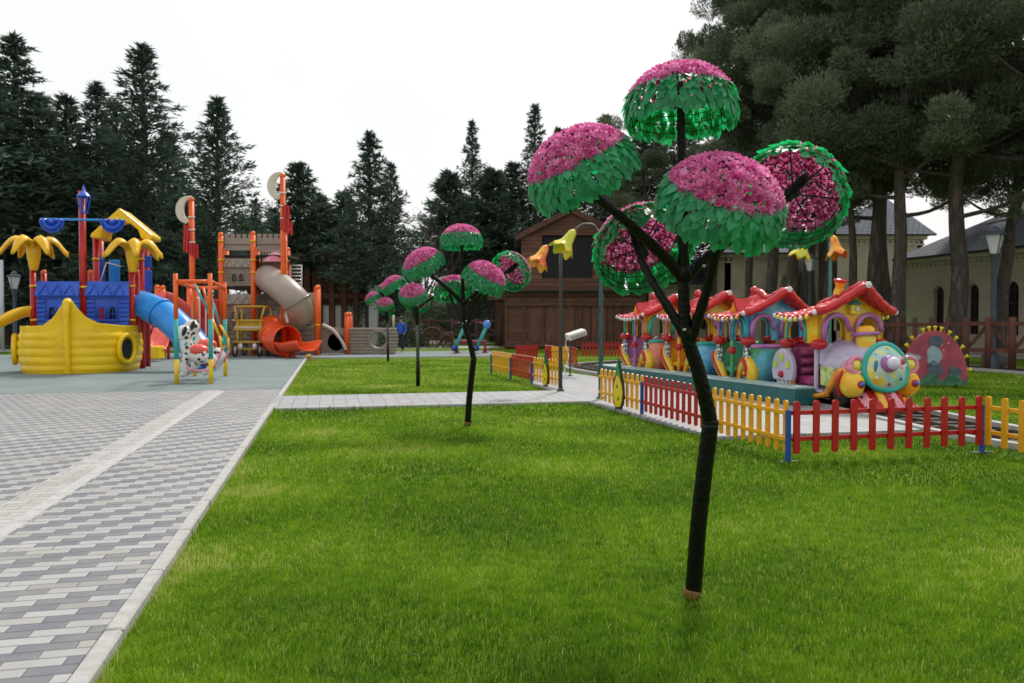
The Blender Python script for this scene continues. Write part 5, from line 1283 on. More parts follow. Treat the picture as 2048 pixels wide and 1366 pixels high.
# ================================================================ BUILDINGS AND BACKGROUND THINGS
wood('cabin_wood', (.10, .042, .024), (.24, .11, .068), 2.2, (.35, 1, 3), .8, plank=.22, plank_axis='Z'); cw = MATS['cabin_wood']
wood('cabin_trim', (.07, .032, .022), (.14, .065, .045), 3, (1, 1, 1), .8); ctr = MATS['cabin_trim']
wood('rustic_wood', (.045, .022, .014), (.11, .055, .035), 3, (1, 1, .3), .85); rus = MATS['rustic_wood']
wood('redwood', (.065, .022, .013), (.14, .05, .03), 3, (1, 1, .3), .8); rdw = MATS['redwood']
black = paint('black_opening', (.010, .010, .012), .8)
YC = 45.5
f = Fr('wooden_barn', 'dark brown plank barn with a black upper opening behind the flower lamps', 'barn', 1150, 696, 0)
def seg(x0, x1, y0, y1, ly, d, mat, nm, bev=0, par=None):
    a, c = f.p(x0, y1, ly), f.p(x1, y0, ly); z0 = max(a.z, -.1) if y1 < 690 else -.05
    return MB().box(((a.x + c.x) / 2, ly + d / 2, (z0 + c.z) / 2), (abs(c.x - a.x), d, c.z - z0)).build(nm, mat, par or f.t, bevel=bev)
lw_ = seg(1010, 1290, 583, 700, 0, 5.5, cw, 'lower_wall')
b = MB()
for x in (1012, 1047, 1085, 1160, 1222, 1288): 
    a = f.p(x, 690, -.06); c = f.p(x, 585, -.06); b.beam(Vector((a.x, -.05, 0)), Vector((a.x, -.05, c.z)), .16, .10)
for y in (588, 608, 690): 
    a = f.p(1010, y, -.09); c = f.p(1290, y, -.09); b.beam(Vector((a.x, -.14, a.z)), Vector((c.x, -.14, c.z)), .08, .22)
b.build('wall_battens', ctr, lw_)
for (x0, x1) in ((1060, 1082), (1092, 1150), (1166, 1215), (1228, 1280)): seg(x0, x1, 612, 684, -.035, .03, wood('cabin_door', (.09, .038, .024), (.20, .095, .06), 2, (3, 1, .4), .8, plank=.9, plank_axis='X'), 'board_panel')
a, c = f.p(1004, 583, -.5), f.p(1296, 583, -.5)
MB().box(((a.x + c.x) / 2, 2.4, a.z + .04), (c.x - a.x, 6.0, .10)).build('ledge', paint('dark_ledge', (.02, .018, .018), .7), f.t)
a, c = f.p(1043, 582, .3), f.p(1243, 470, .3); ap = f.p(1141, 424, .3); ww = c.x - a.x
o0 = (f.p(1084, 560, .3).x, f.p(1186, 560, .3).x, f.p(1084, 556, .3).z, f.p(1084, 470, .3).z)
V2 = lambda x, z, k: Vector((x, .3 + k, z))
b = MB()
for pl in ([(a.x, a.z), (o0[0], a.z), (o0[0], c.z), (a.x, c.z)], [(o0[1], a.z), (c.x, a.z), (c.x, c.z), (o0[1], c.z)], [(o0[0], a.z), (o0[1], a.z), (o0[1], o0[2]), (o0[0], o0[2])], [(a.x, c.z + .001), (c.x, c.z + .001), (ap.x, ap.z)]): b.prism(pl, .2, V2)
uw = b.build('upper_wall', cw, f.t)
MB().box(((o0[0] + o0[1]) / 2, .62, (o0[2] + o0[3]) / 2), (o0[1] - o0[0] + .2, .3, o0[3] - o0[2] + .2)).build('loft_opening', black, uw)
for s in (-1, 1):
    e = Vector((a.x - .35 if s < 0 else c.x + .35, 0, c.z - .2)); e2 = Vector((ap.x - s * .55, 0, ap.z + .38))
    for y in (.05,): MB().beam(e + Vector((0, y, 0)), e2 + Vector((0, y, 0)), .14, .30).build('barge_board', ctr, f.t)
    m1, m2 = Vector((e.x, 2.9, e.z)), Vector((ap.x, 2.9, ap.z + .12)); MB().beam(m1, m2, 5.6, .12).build('roof', ctr, f.t)
f = Fr('garden_shed', 'low dark brown shed joined to the left end of the barn', 'shed', 998, 690, 0)
seg(990, 1010, 598, 694, .6, 3, rus, 'wall'); seg(975, 1012, 590, 600, .4, 3.4, ctr, 'roof')
f = Fr('orange_cabinet', 'small orange board leaning by the dark shed behind the exerciser', 'cabinet', 981, 680, 0)
seg(973, 991, 652, 680, 0, .5, toy('board_orange', (.45, .13, .02), rough=.6), 'door'); seg(974, 990, 650, 652, 0, .55, ctr, 'top')
# ---- stone buildings on the right
stone = paint('limestone', (.50, .435, .36), .85, .1, 1.2, .3, 25, dirt=.15); stone_l = paint('limestone_trim', (.50, .45, .36), .8, .08, 2, .2, 30)
def rooft():
    m, nt, b = newmat('slate_tiles'); nb = NB(nt); tc = nb.n('ShaderNodeTexCoord').outputs['UV']; ob = nb.n('ShaderNodeTexCoord').outputs['Object']
    br = nb.n('ShaderNodeTexBrick'); br.inputs['Scale'].default_value = 1.0; nb.link(tc, br.inputs['Vector']); br.inputs['Brick Width'].default_value = .36; br.inputs['Row Height'].default_value = .36
    br.inputs['Color1'].default_value = (.085, .10, .135, 1); br.inputs['Color2'].default_value = (.12, .135, .17, 1); br.inputs['Mortar'].default_value = (.045, .05, .065, 1); br.inputs['Mortar Size'].default_value = .045
    nb.link(br.outputs[0], b.inputs['Base Color']); b.inputs['Roughness'].default_value = .85; nb.bump(br.outputs['Fac'], -.8, .03, b); MATS['slate'] = m
rooft()
def roofpoly(name, pts, par, t=.12):
    """planar roof slab with metre UVs: pts[0]->pts[1] is the eave"""
    pts = [Vector(p) for p in pts]; x = (pts[1] - pts[0]).normalized(); n = x.cross(pts[2] - pts[0]).normalized()
    if n.z < 0: n = -n
    y = n.cross(x); b = MB(); N = len(pts)
    b.add(pts + [p - n * t for p in pts], [list(range(N)), list(range(2 * N - 1, N - 1, -1))] + [[i, N + i, N + (i + 1) % N, (i + 1) % N] for i in range(N)])
    o = b.build(name, MATS['slate'], par); uv = o.data.uv_layers.new(name='UVMap')
    for l in o.data.loops:
        d = o.data.vertices[l.vertex_index].co - pts[0]; uv.data[l.index].uv = (d.dot(x), d.dot(y))
    return o
def facade(par, p0, p1, h, ops, T=.35, name='wall', mat=None, corn=True):
    """wall between world points p0,p1 with arched windows (x0,x1,zb,zs) ; parent at origin"""
    d = (p1 - p0); L = d.length; d.normalize(); n = Vector((-d.y, d.x, 0))
    fr = lambda x, z, k: p0 + d * x + n * k + Vector((0, 0, z))
    w_ = MB().archwall(L, h, T, ops, fr, 10).build(name, mat or stone, par)
    for (x0, x1, zb, zs) in ops:
        c = (x0 + x1) / 2; r = (x1 - x0) / 2
        pl = [(x0, zb), (x1, zb)] + [(c + r * math.cos(a), zs + r * math.sin(a)) for a in np.linspace(0, math.pi, 12)]
        wd = MB().prism(pl, .04, lambda x, z, k: fr(x, z, .22 + k)).build('window', paint('window_glass', (.012, .012, .014), .12), par)
        b = MB(); b.beam(fr(c, zb, .2), fr(c, zs + r, .2), .06, .06, (1, 0, 0))
        for zz in (zb + (zs - zb) * .35, zb + (zs - zb) * .72, zs): b.beam(fr(x0, zz, .2), fr(x1, zz, .2), .05, .05)
        b.build('window_frame', paint('win_brown', (.05, .025, .018), .5), wd)
        MB().tube([fr(c + (r + .10) * math.cos(a), zs + (r + .10) * math.sin(a), -.02) for a in np.linspace(0, math.pi, 14)], .07, 6).build('window_arch', stone_l, wd)
    if corn:
        b = MB(); b.beam(fr(-.1, h - .15, -.12), fr(L + .1, h - .15, -.12), .26, .28); b.beam(fr(-.05, h - .62, -.04), fr(L + .05, h - .62, -.04), .12, .12); b.build('cornice', stone_l, w_)
        pl = [(L, h - .36), (0, h - .36)]; k = 0.0
        while k + .34 < L: pl += [(k + .01, h - .40), (k + .10, h - .40), (k + .10, h - .55), (k + .24, h - .55), (k + .24, h - .40)]; k += .34
        pl += [(L, h - .40)]
        MB().prism(pl, .10, lambda x, z, k: fr(x, z, -.10 + k)).build('dentil_band', stone_l, w_)
    return w_
bA = thing('stone_hall', 'long beige stone hall with slate roof and arched windows at the right edge', 'building')
e0_ = P(1811, 518, 44.0); hA = e0_.z; w0 = Vector((e0_.x, e0_.y, 0)); dW = -U; w1 = w0 + dW * 24
def s_at(px):                                     # distance along the wall where a picture column hits it
    d = ray(px, 640); k = (w0.x * d.y - w0.y * d.x) / -(dW.x * d.y - dW.y * d.x); return k
ops = []
for x0, x1 in ((1806, 1824), (1867, 1887), (1934, 1957), (2009, 2037)):
    a, c = s_at(x0), s_at(x1)
    if a > .1: ops.append((a, c, .9, 3.0))
ops = ops + [(ops[-1][1] + 1.9 + 2.7 * i, ops[-1][1] + 2.9 + 2.7 * i, .9, 3.0) for i in range(3)]
facade(bA, w0, w1, hA, ops)
Rn = RV
facade(bA, w0, w0 + Rn * 11, hA, [], name='end_wall')
rz_ = hA + 3.4; r0 = w0 + U * .5 - Rn * .5; r1 = w1 - Rn * .5; up = Vector((0, 0, 1))
roofpoly('roof', [r1 + up * hA, r0 + up * hA, w0 + Rn * 5.5 - U * 5 + up * rz_, w1 + Rn * 5.5 + up * rz_], bA)
roofpoly('roof', [r0 + up * hA, w0 + U * .5 + Rn * 11.5 + up * hA, w0 + Rn * 5.5 - U * 5 + up * rz_], bA)
# tower block
bB = thing('stone_tower_block', 'taller beige stone block with a hipped slate roof behind the locomotive', 'building')
def blk(par, x0, x1, ye, Y, depth, ops=(), apex=None, ov=.6, hip=True, ridge=None):
    a = P(x0, ye, Y); c = P(x1, ye, Y); h = a.z; A = Vector((a.x, Y, 0)); C = Vector((c.x, Y, 0)); D = Vector((0, depth, 0))
    opl = []
    for (u0, u1, z0, z1) in ops:
        q0, q1 = P(u0, 640, Y).x - a.x, P(u1, 640, Y).x - a.x; opl.append((q0, q1, z0, z1))
    facade(par, A, C, h, opl); facade(par, A + D, A, h, [], name='side_wall'); facade(par, C, C + D, h, [], name='side_wall')
    if apex:
        ax = P(apex[0], apex[1], Y + depth / 2); T_ = Vector((ax.x, Y + depth / 2, ax.z)); e = [A + Vector((-ov, -ov, h)), C + Vector((ov, -ov, h)), C + D + Vector((ov, ov, h)), A + D + Vector((-ov, ov, h))]
        if ridge: T2 = Vector((P(ridge, apex[1], Y + depth / 2).x, Y + depth / 2, ax.z)); roofpoly('roof', [e[0], e[1], T2, T_], par); roofpoly('roof', [e[1], e[2], T2], par); roofpoly('roof', [e[3], e[0], T_], par); roofpoly('roof', [e[2], e[3], T_, T2], par)
        else:
            for i in range(4): roofpoly('roof', [e[i], e[(i + 1) % 4], T_], par)
    return h
blk(bB, 1664, 1846, 470, 52, 7, [(1668, 1686, .9, 3.1), (1706, 1724, .9, 3.1)], (1765, 398), ridge=1775)
bC = thing('stone_wing', 'low beige stone wing with slate roof glimpsed between the pine trunks', 'building')
blk(bC, 1588, 1662, 548, 58, 8, [], (1560, 486), ridge=1700)
bD = thing('stone_entrance_block', 'beige stone block with corner columns behind the pine trunks left of the lantern', 'building')
blk(bD, 1452, 1588, 506, 55, 7, [(1478, 1490, .9, 2.9)], (1500, 462), ridge=1545)
for px in (1552, 1584):
    p = P(px, 700, 54.4); h_ = P(px, 548, 54.4).z
    MB().lathe([(.45, 0), (.45, .3), (.30, .45), (.27, h_ - .6), (.42, h_ - .1), (.45, h_)], 18, (p.x, 54.4, 0)).build('column', stone_l, bD)
bE = thing('stone_side_wing', 'far low stone wing with small arched windows and curved grey roof beside the barn', 'building')
blk(bE, 1322, 1452, 566, 60, 8, [(1340, 1350, .9, 2.9), (1367, 1378, .9, 2.9), (1402, 1414, .9, 2.9), (1434, 1446, .9, 2.9)], (1370, 520), ridge=1430)
# ---- left background pavilion
pv = thing('timber_restaurant', 'timber restaurant with amber interior light painted on its wall, hidden behind the conifers', 'building')
amb = wood('painted_glow_panel', (.12, .045, .014), (.50, .24, .06), 1.3, (2, 1, .4), .7, plank=1.1, plank_axis='X')  # amber light from the restaurant interior is put into the plank colours
Y = 52.5
a, c = P(575, 640, Y), P(765, 534, Y); MB().box(((a.x + c.x) / 2, Y + 3, c.z / 2), (c.x - a.x, 6, c.z)).build('painted_glow_wall', amb, pv)
MB().box(((a.x + c.x) / 2, Y + 2.5, c.z + .5), (c.x - a.x + 2, 8, .5)).build('roof', ctr, pv)
for i in range(9):
    x = a.x + (c.x - a.x) * i / 8; MB().box((x, Y - .9, c.z / 2), (.34, .34, c.z)).build('post', rdw, pv)
MB().box(((a.x + c.x) / 2, Y - .9, c.z * .62), (c.x - a.x, .2, .3)).build('beam', rus, pv)
wl = thing('white_garden_wall', 'low white garden wall behind the castle play house', 'wall')
a, c = P(600, 660, 52), P(745, 613, 52); MB().box(((a.x + c.x) / 2, 52, c.z / 2), (c.x - a.x, .3, c.z)).build('wall', paint('white_plaster', (.62, .62, .60), .8, .06, 2), wl); MB().box(((a.x + c.x) / 2, 52, c.z + .04), (c.x - a.x, .42, .08)).build('coping', concrete, wl)
b1 = P(748, 660, 50); wp = thing('grey_gate_pillar', 'pale green grey square pillar behind the ship climbing wall', 'pillar', (b1.x, 50, 0))
h_ = P(748, 575, 50).z; MB().box((0, 0, h_ / 2), (.55, .55, h_), bev=.02).build('shaft', paint('pillar_grey', (.36, .38, .36), .7), wp); MB().box((0, 0, h_ + .06), (.7, .7, .12), bev=.02).build('cap', concrete, wp)
pl_ = thing('left_timber_pavilion', 'dark timber pavilion with red brown posts behind the yellow ship', 'building')
a, c = P(-60, 650, 50), P(330, 520, 50); MB().box(((a.x + c.x) / 2, 54, c.z / 2), (c.x - a.x, 5, c.z)).build('back_wall', wood('pavilion_boards', (.05, .02, .014), (.17, .08, .04), 1.3, (2, 1, .4), .8, plank=1.4, plank_axis='X'), pl_)
MB().box(((a.x + c.x) / 2, 52.5, c.z + .3), (c.x - a.x + 2, 9, .4)).build('roof', ctr, pl_)
for i in range(13):
    x = a.x + (c.x - a.x) * i / 12; MB().box((x, 49.6, c.z / 2), (.3, .3, c.z)).build('post', rdw, pl_)
# pale pole at the far left, rubble wall beyond the lawn
hp = P(2, 520, 40); pp = thing('pale_pole', 'pale grey pole at the left edge behind the yellow slide', 'pole', (hp.x, 40, 0))
MB().tube([(0, 0, 0), (0, 0, hp.z)], .10, 12).build('shaft', paint('pale_metal', (.5, .52, .55), .5), pp); MB().tube([(0, 0, 0), (0, 0, .04)], .22, 12).build('base_plate', concrete, pp)
rw = thing('rubble_wall', 'pale rubble stone wall beyond the rustic fence', 'wall')
a, c = P(775, 640, 75), P(1010, 590, 75); 
def rub(u, v): return Vector((a.x + (c.x - a.x) * u, 75 + .4 * math.sin(u * 31) * math.sin(v * 7) - .5 * v, (c.z + .3 * math.sin(u * 9)) * v))
MB().grid(rub, 60, 10).build('stones', paint('rubble', (.34, .33, .30), .9, .35, 2.2, .9, 9), rw, solid=.4)
# ---- fences
def xfence(p0, p1, n, h, mat, label, name='rustic_fence', rails=(.35, .75), cross=True, r=.07):
    d = p1 - p0; L = d.length; rz = math.atan2(d.y, d.x); t = thing(name, label, 'fence', (p0.x, p0.y, ZL), rz)
    for i in range(n + 1): MB().tube([(L * i / n, 0, 0), (L * i / n, 0, h)], [r * 1.2, r * 1.1], 8).build('post', mat, t)
    for z in rails: MB().beam((0, -.03, z * h), (L, -.03, z * h), .07, .13).build('rail', mat, t)
    if cross:
        for i in range(n):
            x0, x1 = L * i / n, L * (i + 1) / n
            if i % 2: x0, x1 = x1, x0
            MB().beam((x0, .05, rails[0] * h), (x1, .05, rails[1] * h), .06, .11).build('brace', mat, t)
    return t
xfence(P(808, 680, 50), P(1000, 680, 50), 4, 1.75, rus, 'dark rustic rail fence with diagonal braces behind the cart wheels', rails=(.42, .92))
xfence(P(1700, 640, 30), P(1830, 640, 29), 4, 1.75, rdw, 'red brown timber fence behind the locomotive', rails=(.35, .85))
xfence(P(1830, 640, 29), P(1930, 640, 27.8), 3, 1.75, rdw, 'red brown timber fence behind the half round board', rails=(.35, .85))
xfence(P(1932, 640, 26.5), P(2180, 640, 24.0), 5, 1.75, rdw, 'red brown timber fence with bold diagonal braces at the right edge', rails=(.38, .88), r=.10)
# boulder
bo = G(1997, 737, ZL); rg = random.Random(4); b = MB()
def bl(u, v):
    a = u * 2 * math.pi; t = v * math.pi * .52; r = .52 * (1 + .12 * math.sin(3 * a + 1) + .08 * math.sin(5 * a + v * 6)); z = .62 * math.cos(t) ** .55 if t < math.pi / 2 else 0
    return Vector((r * math.sin(t) ** .6 * math.cos(a), r * math.sin(t) ** .6 * math.sin(a), z + .04 * math.sin(7 * a + 5 * v) * v))
o = MB().grid(bl, 36, 14, closeu=True).build('boulder', paint('boulder', (.10, .10, .085), .95, .45, 3, 1.0, 12)); o.location = bo; tag(o, 'grey lichened stump like boulder in front of the right timber fence', 'boulder')
# cart wheels
def cartw(px, py, rad, lab, tub=True):
    p = P(px, py, 47.5); p.z = ZL; t = thing('old_cart', lab, 'cart', p, R(6))
    for y in ((-.35, .35)):
        w_ = MB().tube([(rad * math.cos(a), y, rad + rad * math.sin(a)) for a in np.linspace(0, 2 * math.pi, 25)[:-1]], .06, 8, closed=True).build('wheel', rus, t)
        b = MB()
        for k in range(8): b.beam((0, y, rad), (rad * math.cos(k * math.pi / 4), y, rad + rad * math.sin(k * math.pi / 4)), .05, .05, (0, 1, 0))
        b.ell((0, y, rad), (.09, .1, .09), 10, 6); b.build('spokes', rus, w_)
    MB().beam((0, -.5, rad), (0, .5, rad), .08, .08, (1, 0, 0)).build('axle', rus, t)
    if tub: MB().box((0, 0, rad + .35), (.9, .6, .4), bev=.03).build('cart_body', rus, t)
    return t
cartw(865, 683, .60, 'old wooden cart with large spoked wheels by the rustic fence'); cartw(893, 683, .38, 'smaller old wooden cart with small wheels right of the large wheeled cart')
# ---- street lanterns
iron = paint('lantern_iron', (.03, .045, .065), .5, .1, 8); glassm, nt_, bb_ = newmat('lantern_glass'); bb_.inputs['Base Color'].default_value = (.75, .78, .78, 1); bb_.inputs['Roughness'].default_value = .25; bb_.inputs['Transmission Weight'].default_value = .5
def lantern(px, ytop, Y, s, label):
    top = P(px, ytop, Y); t = thing('street_lantern', label, 'street lamp', (top.x, Y, ZL), 0, 'iron street lanterns'); h = top.z - ZL
    hb = h - .62 * s
    MB().lathe([(.13 * s, 0), (.13 * s, .4), (.07 * s, .6), (.055 * s, hb - .3 * s), (.08 * s, hb - .12 * s), (.10 * s, hb)], 14).build('pole', iron, t)
    o = MB().lathe([(.11 * s, hb), (.22 * s, hb + .42 * s)], 4, smooth=False).build('glass', glassm, t)
    b = MB()
    for k in range(4): a = k * math.pi / 2; b.tube([(.11 * s * math.cos(a), .11 * s * math.sin(a), hb), (.225 * s * math.cos(a), .225 * s * math.sin(a), hb + .43 * s)], .012 * s, 5)
    b.build('glass_bars', iron, o)
    MB().lathe([(.27 * s, hb + .42 * s), (.27 * s, hb + .46 * s), (.13 * s, hb + .50 * s), (.10 * s, hb + .58 * s), (0, hb + .62 * s)], 4, smooth=False).build('hood', iron, t)
lantern(1990, 452, 26, 1.45, 'iron street lantern in front of the long stone hall at right'); lantern(1621, 506, 36, 1.3, 'iron street lantern behind the train between two pine trunks'); lantern(28, 542, 33, 1.2, 'iron street lantern at the far left behind the yellow slide')
# ---- person
pp = G(803, 705, 0); YP = pp.y
t = thing('person', 'person in a blue jacket and dark trousers walking past the ship climbing wall', 'person', (pp.x, pp.y, 0), R(-35))
def skin_obj(name, V, E, rad, mat, parent, sub=2):
    me = bpy.data.meshes.new(name); me.from_pydata(V, E, []); me.update(); o = bpy.data.objects.new(name, me); COL.objects.link(o); o.parent = parent
    o.modifiers.new('skin', 'SKIN'); 
    for i, r in enumerate(rad): me.skin_vertices[0].data[i].radius = (r, r) if not isinstance(r, tuple) else r
    me.skin_vertices[0].data[0].use_root = True
    s = o.modifiers.new('sub', 'SUBSURF'); s.levels = sub; s.render_levels = sub; me.materials.append(mat)
    for p in me.polygons: p.use_smooth = True
    return o
sk = paint('skin', (.42, .24, .17), .5, .05)
def sv(me_v): return me_v
BV = [(0, 0, .92), (0, 0, 1.10), (0, -.01, 1.32), (0, -.02, 1.46), (0, -.03, 1.53), (0, -.04, 1.62), (0, -.03, 1.72),
      (.10, 0, .88), (.11, -.14, .48), (.11, -.02, .08), (.11, -.16, .04), (-.10, 0, .88), (-.11, .10, .48), (-.11, .30, .14), (-.11, .20, .06),
      (.17, 0, 1.40), (.24, .06, 1.14), (.25, -.08, .92), (-.17, 0, 1.40), (-.25, -.06, 1.14), (-.26, -.24, .96)]
BE = [(0, 1), (1, 2), (2, 3), (3, 4), (4, 5), (5, 6), (0, 7), (7, 8), (8, 9), (9, 10), (0, 11), (11, 12), (12, 13), (13, 14), (2, 15), (15, 16), (16, 17), (2, 18), (18, 19), (19, 20)]
BR = [.13, .12, .13, .06, .055, .095, .07, .085, .055, .04, .035, .085, .055, .04, .035, .06, .042, .028, .06, .042, .028]
skin_obj('body', BV, BE, BR, sk, t)
JI = [1, 0, 2, 15, 16, 17, 18, 19, 20]
skin_obj('jacket', [(0, 0, 1.10), (0, 0, .90), (0, -.01, 1.34), (.17, 0, 1.40), (.24, .06, 1.14), (.25, -.06, .96), (-.17, 0, 1.40), (-.25, -.06, 1.14), (-.26, -.21, .99), (0, -.01, 1.47)], [(0, 1), (0, 2), (2, 3), (3, 4), (4, 5), (2, 6), (6, 7), (7, 8), (2, 9)], [.155, .15, .165, .085, .065, .05, .085, .065, .05, .08], paint('jacket_blue', (.015, .10, .48), .6, .15, 5), t)
skin_obj('trousers', [(0, 0, .92), (.10, 0, .86), (.11, -.14, .48), (.11, -.03, .12), (-.10, 0, .86), (-.11, .10, .48), (-.11, .29, .17)], [(0, 1), (1, 2), (2, 3), (0, 4), (4, 5), (5, 6)], [.14, .10, .072, .055, .10, .072, .055], paint('trousers_navy', (.015, .018, .03), .8), t)
MB().ell((0, -.02, 1.69), (.10, .115, .10), 14, 10).build('hair', paint('hair_brown', (.03, .02, .015), .7), t)
MB().tube([(.25, -.09, .93), (.26, -.11, .86)], .025, 8).build('hand', sk, t)
# small warning light at the lawn corner
wg = G(617, 722, ZL); t = thing('garden_spotlight', 'tiny amber garden spotlight at the corner of the far lawn', 'light', wg)
MB().lathe([(.03, 0), (.03, .12), (.10, .14), (.12, .22), (.08, .26), (0, .27)], 14).build('housing', toy('spot_amber', (.75, .35, .05)), t); MB().tube([(0, 0, 0), (0, 0, .02)], .06, 10).build('base', tblk, t)
# ================================================================ TREES
foliage('conifer_leaf', (.032, .058, .042), (.10, .15, .105), trans=.2, rough=.8, spec=.15)
foliage('pine_leaf', (.065, .088, .052), (.19, .225, .14), trans=.15, rough=.8, spec=.15)
def barkm(name, c0, c1):
    m, nt, b = newmat(name); nb = NB(nt); tc = nb.n('ShaderNodeTexCoord').outputs['Object']; mp = nb.n('ShaderNodeMapping'); mp.inputs['Scale'].default_value = (1, 1, .22); nb.link(tc, mp.inputs[0])
    v = nb.n('ShaderNodeTexVoronoi', feature='DISTANCE_TO_EDGE'); v.inputs['Scale'].default_value = 9; nn = nb.noise(mp.outputs[0], 5, 5, .7)
    mv = nb.n('ShaderNodeMix', data_type='VECTOR'); nb.link(mp.outputs[0], mv.inputs[4]); nb.link(nn.outputs['Color'], mv.inputs[5]); mv.inputs[0].default_value = .35; nb.link(mv.outputs[1], v.inputs['Vector'])
    f = nb.ramp(v.outputs['Distance'], [(.0, (.35, .35, .35)), (.22, (1, 1, 1))]); c = nb.mix(nb.m('MULTIPLY', f, nn.outputs['Fac']), c0, c1); nb.link(c, b.inputs['Base Color']); b.inputs['Roughness'].default_value = .95
    nb.bump(f, .9, .05, b); MATS[name] = m
barkm('bark_pine', (.035, .027, .022), (.19, .15, .125)); barkm('bark_grey', (.04, .035, .03), (.17, .155, .14))
rg = np.random.default_rng(11)
def kites(C, D, L, W, rnd):
    """kite shaped leaves: centre C, direction D (n,3), length L, width W"""
    n = len(C); rv = rg.normal(size=(n, 3)); S = np.cross(D, rv); S /= np.linalg.norm(S, axis=1)[:, None] + 1e-9
    L = L[:, None]; W = W[:, None]
    V = np.stack([C, C + D * L * .4 + S * W * .5, C + D * L, C + D * L * .4 - S * W * .5], 1).reshape(-1, 3)
    return V, np.arange(n * 4).reshape(n, 4), np.repeat(rnd, 4)
def conifer_mesh(seed, H, Rb, nb=150, per=150, dens=1.0, droop=.25, base=.06, narrow=1.0, tip=1.0):
    global rg
    rg = np.random.default_rng(seed); Cs, Ds, Ls, Ws, Rs = [], [], [], [], []
    tk = MB(); tk.tube([(0, 0, -.3), (.05, 0, H * .3), (0, .05, H * .7), (0, 0, H * .985)], [H * .018, H * .014, H * .007, .02], 10)
    for i in range(nb):
        t = base + (1 - base) * ((i + rg.random()) / nb) ** 1.05; z = H * t; az = i * 2.4 + rg.uniform(-.5, .5)
        prof = (1 - t) ** .92 * (1 - .35 * math.exp(-t * 9)) * (1 + .22 * math.sin(i * .37 + seed)); L = Rb * prof * rg.uniform(.42, 1.22) + .10
        if rg.random() < .08: L *= 1.25
        lift = .35 + .55 * t; d = np.array([math.cos(az), math.sin(az), 0])
        m = int(per * dens * (.15 + .62 * L / Rb)); s = rg.beta(1.7, 1.1, m); 
        P_ = np.outer(s * L, d); P_[:, 2] = z + lift * s * L * .55 - droop * (s * L) ** 1.4 * .25
        wd = (.05 + .22 * L * np.sin(np.clip(s, 0, 1) * math.pi * .9) * 1.1)[:, None]
        P_ += rg.normal(size=(m, 3)) * wd * np.array([.55, .55, .30]); 
        dd = d[None] * 1.0 + rg.normal(size=(m, 3)) * .6 + np.array([0, 0, .25]); dd /= np.linalg.norm(dd, axis=1)[:, None]
        Cs.append(P_); Ds.append(dd); Ls.append(rg.uniform(.22, .50, m)); Ws.append(rg.uniform(.06, .13, m)); cl = rg.random()
        Rs.append(np.clip(.5 * cl + .5 * rg.random(m) + .2 * (s - .6), 0, 1))
        if L > .8: tk.tube([(0, 0, z - .1), tuple(d * L * .5 + np.array([0, 0, z + lift * L * .25])), tuple(d * L * .9 + np.array([0, 0, z + lift * L * .45]))], [.05, .03, .01], 5, caps=False)
    m = 260; zt = H - np.abs(rg.normal(0, H * .05, m)); r = (H - zt) * .10; a = rg.uniform(0, 6.28, m)
    Cs.append(np.stack([r * np.cos(a) * rg.random(m), r * np.sin(a) * rg.random(m), zt], 1)); dd = rg.normal(size=(m, 3)) * .5 + np.array([0, 0, .9]); dd /= np.linalg.norm(dd, axis=1)[:, None]; Ds.append(dd); Ls.append(rg.uniform(.12, .3, m)); Ws.append(rg.uniform(.04, .08, m)); Rs.append(rg.random(m))
    V, F, Rr = kites(np.concatenate(Cs), np.concatenate(Ds), np.concatenate(Ls), np.concatenate(Ws), np.concatenate(Rs))
    cr_ = np_mesh('crown', V, F, MATS['conifer_leaf'], Rr, link=False); o = tk.build('trunk', MATS['bark_grey']); me = o.data; bpy.data.objects.remove(o)
    return cr_, me, H
CON = [conifer_mesh(1, 16, 4.4, 170, 150, base=.26), conifer_mesh(2, 14, 3.4, 150, 150, droop=.1), conifer_mesh(3, 12, 3.8, 110, 170, droop=.5, base=.42), conifer_mesh(4, 18, 4.0, 190, 150, droop=.05), conifer_mesh(5, 9, 3.6, 90, 190, droop=.2, base=.44)]
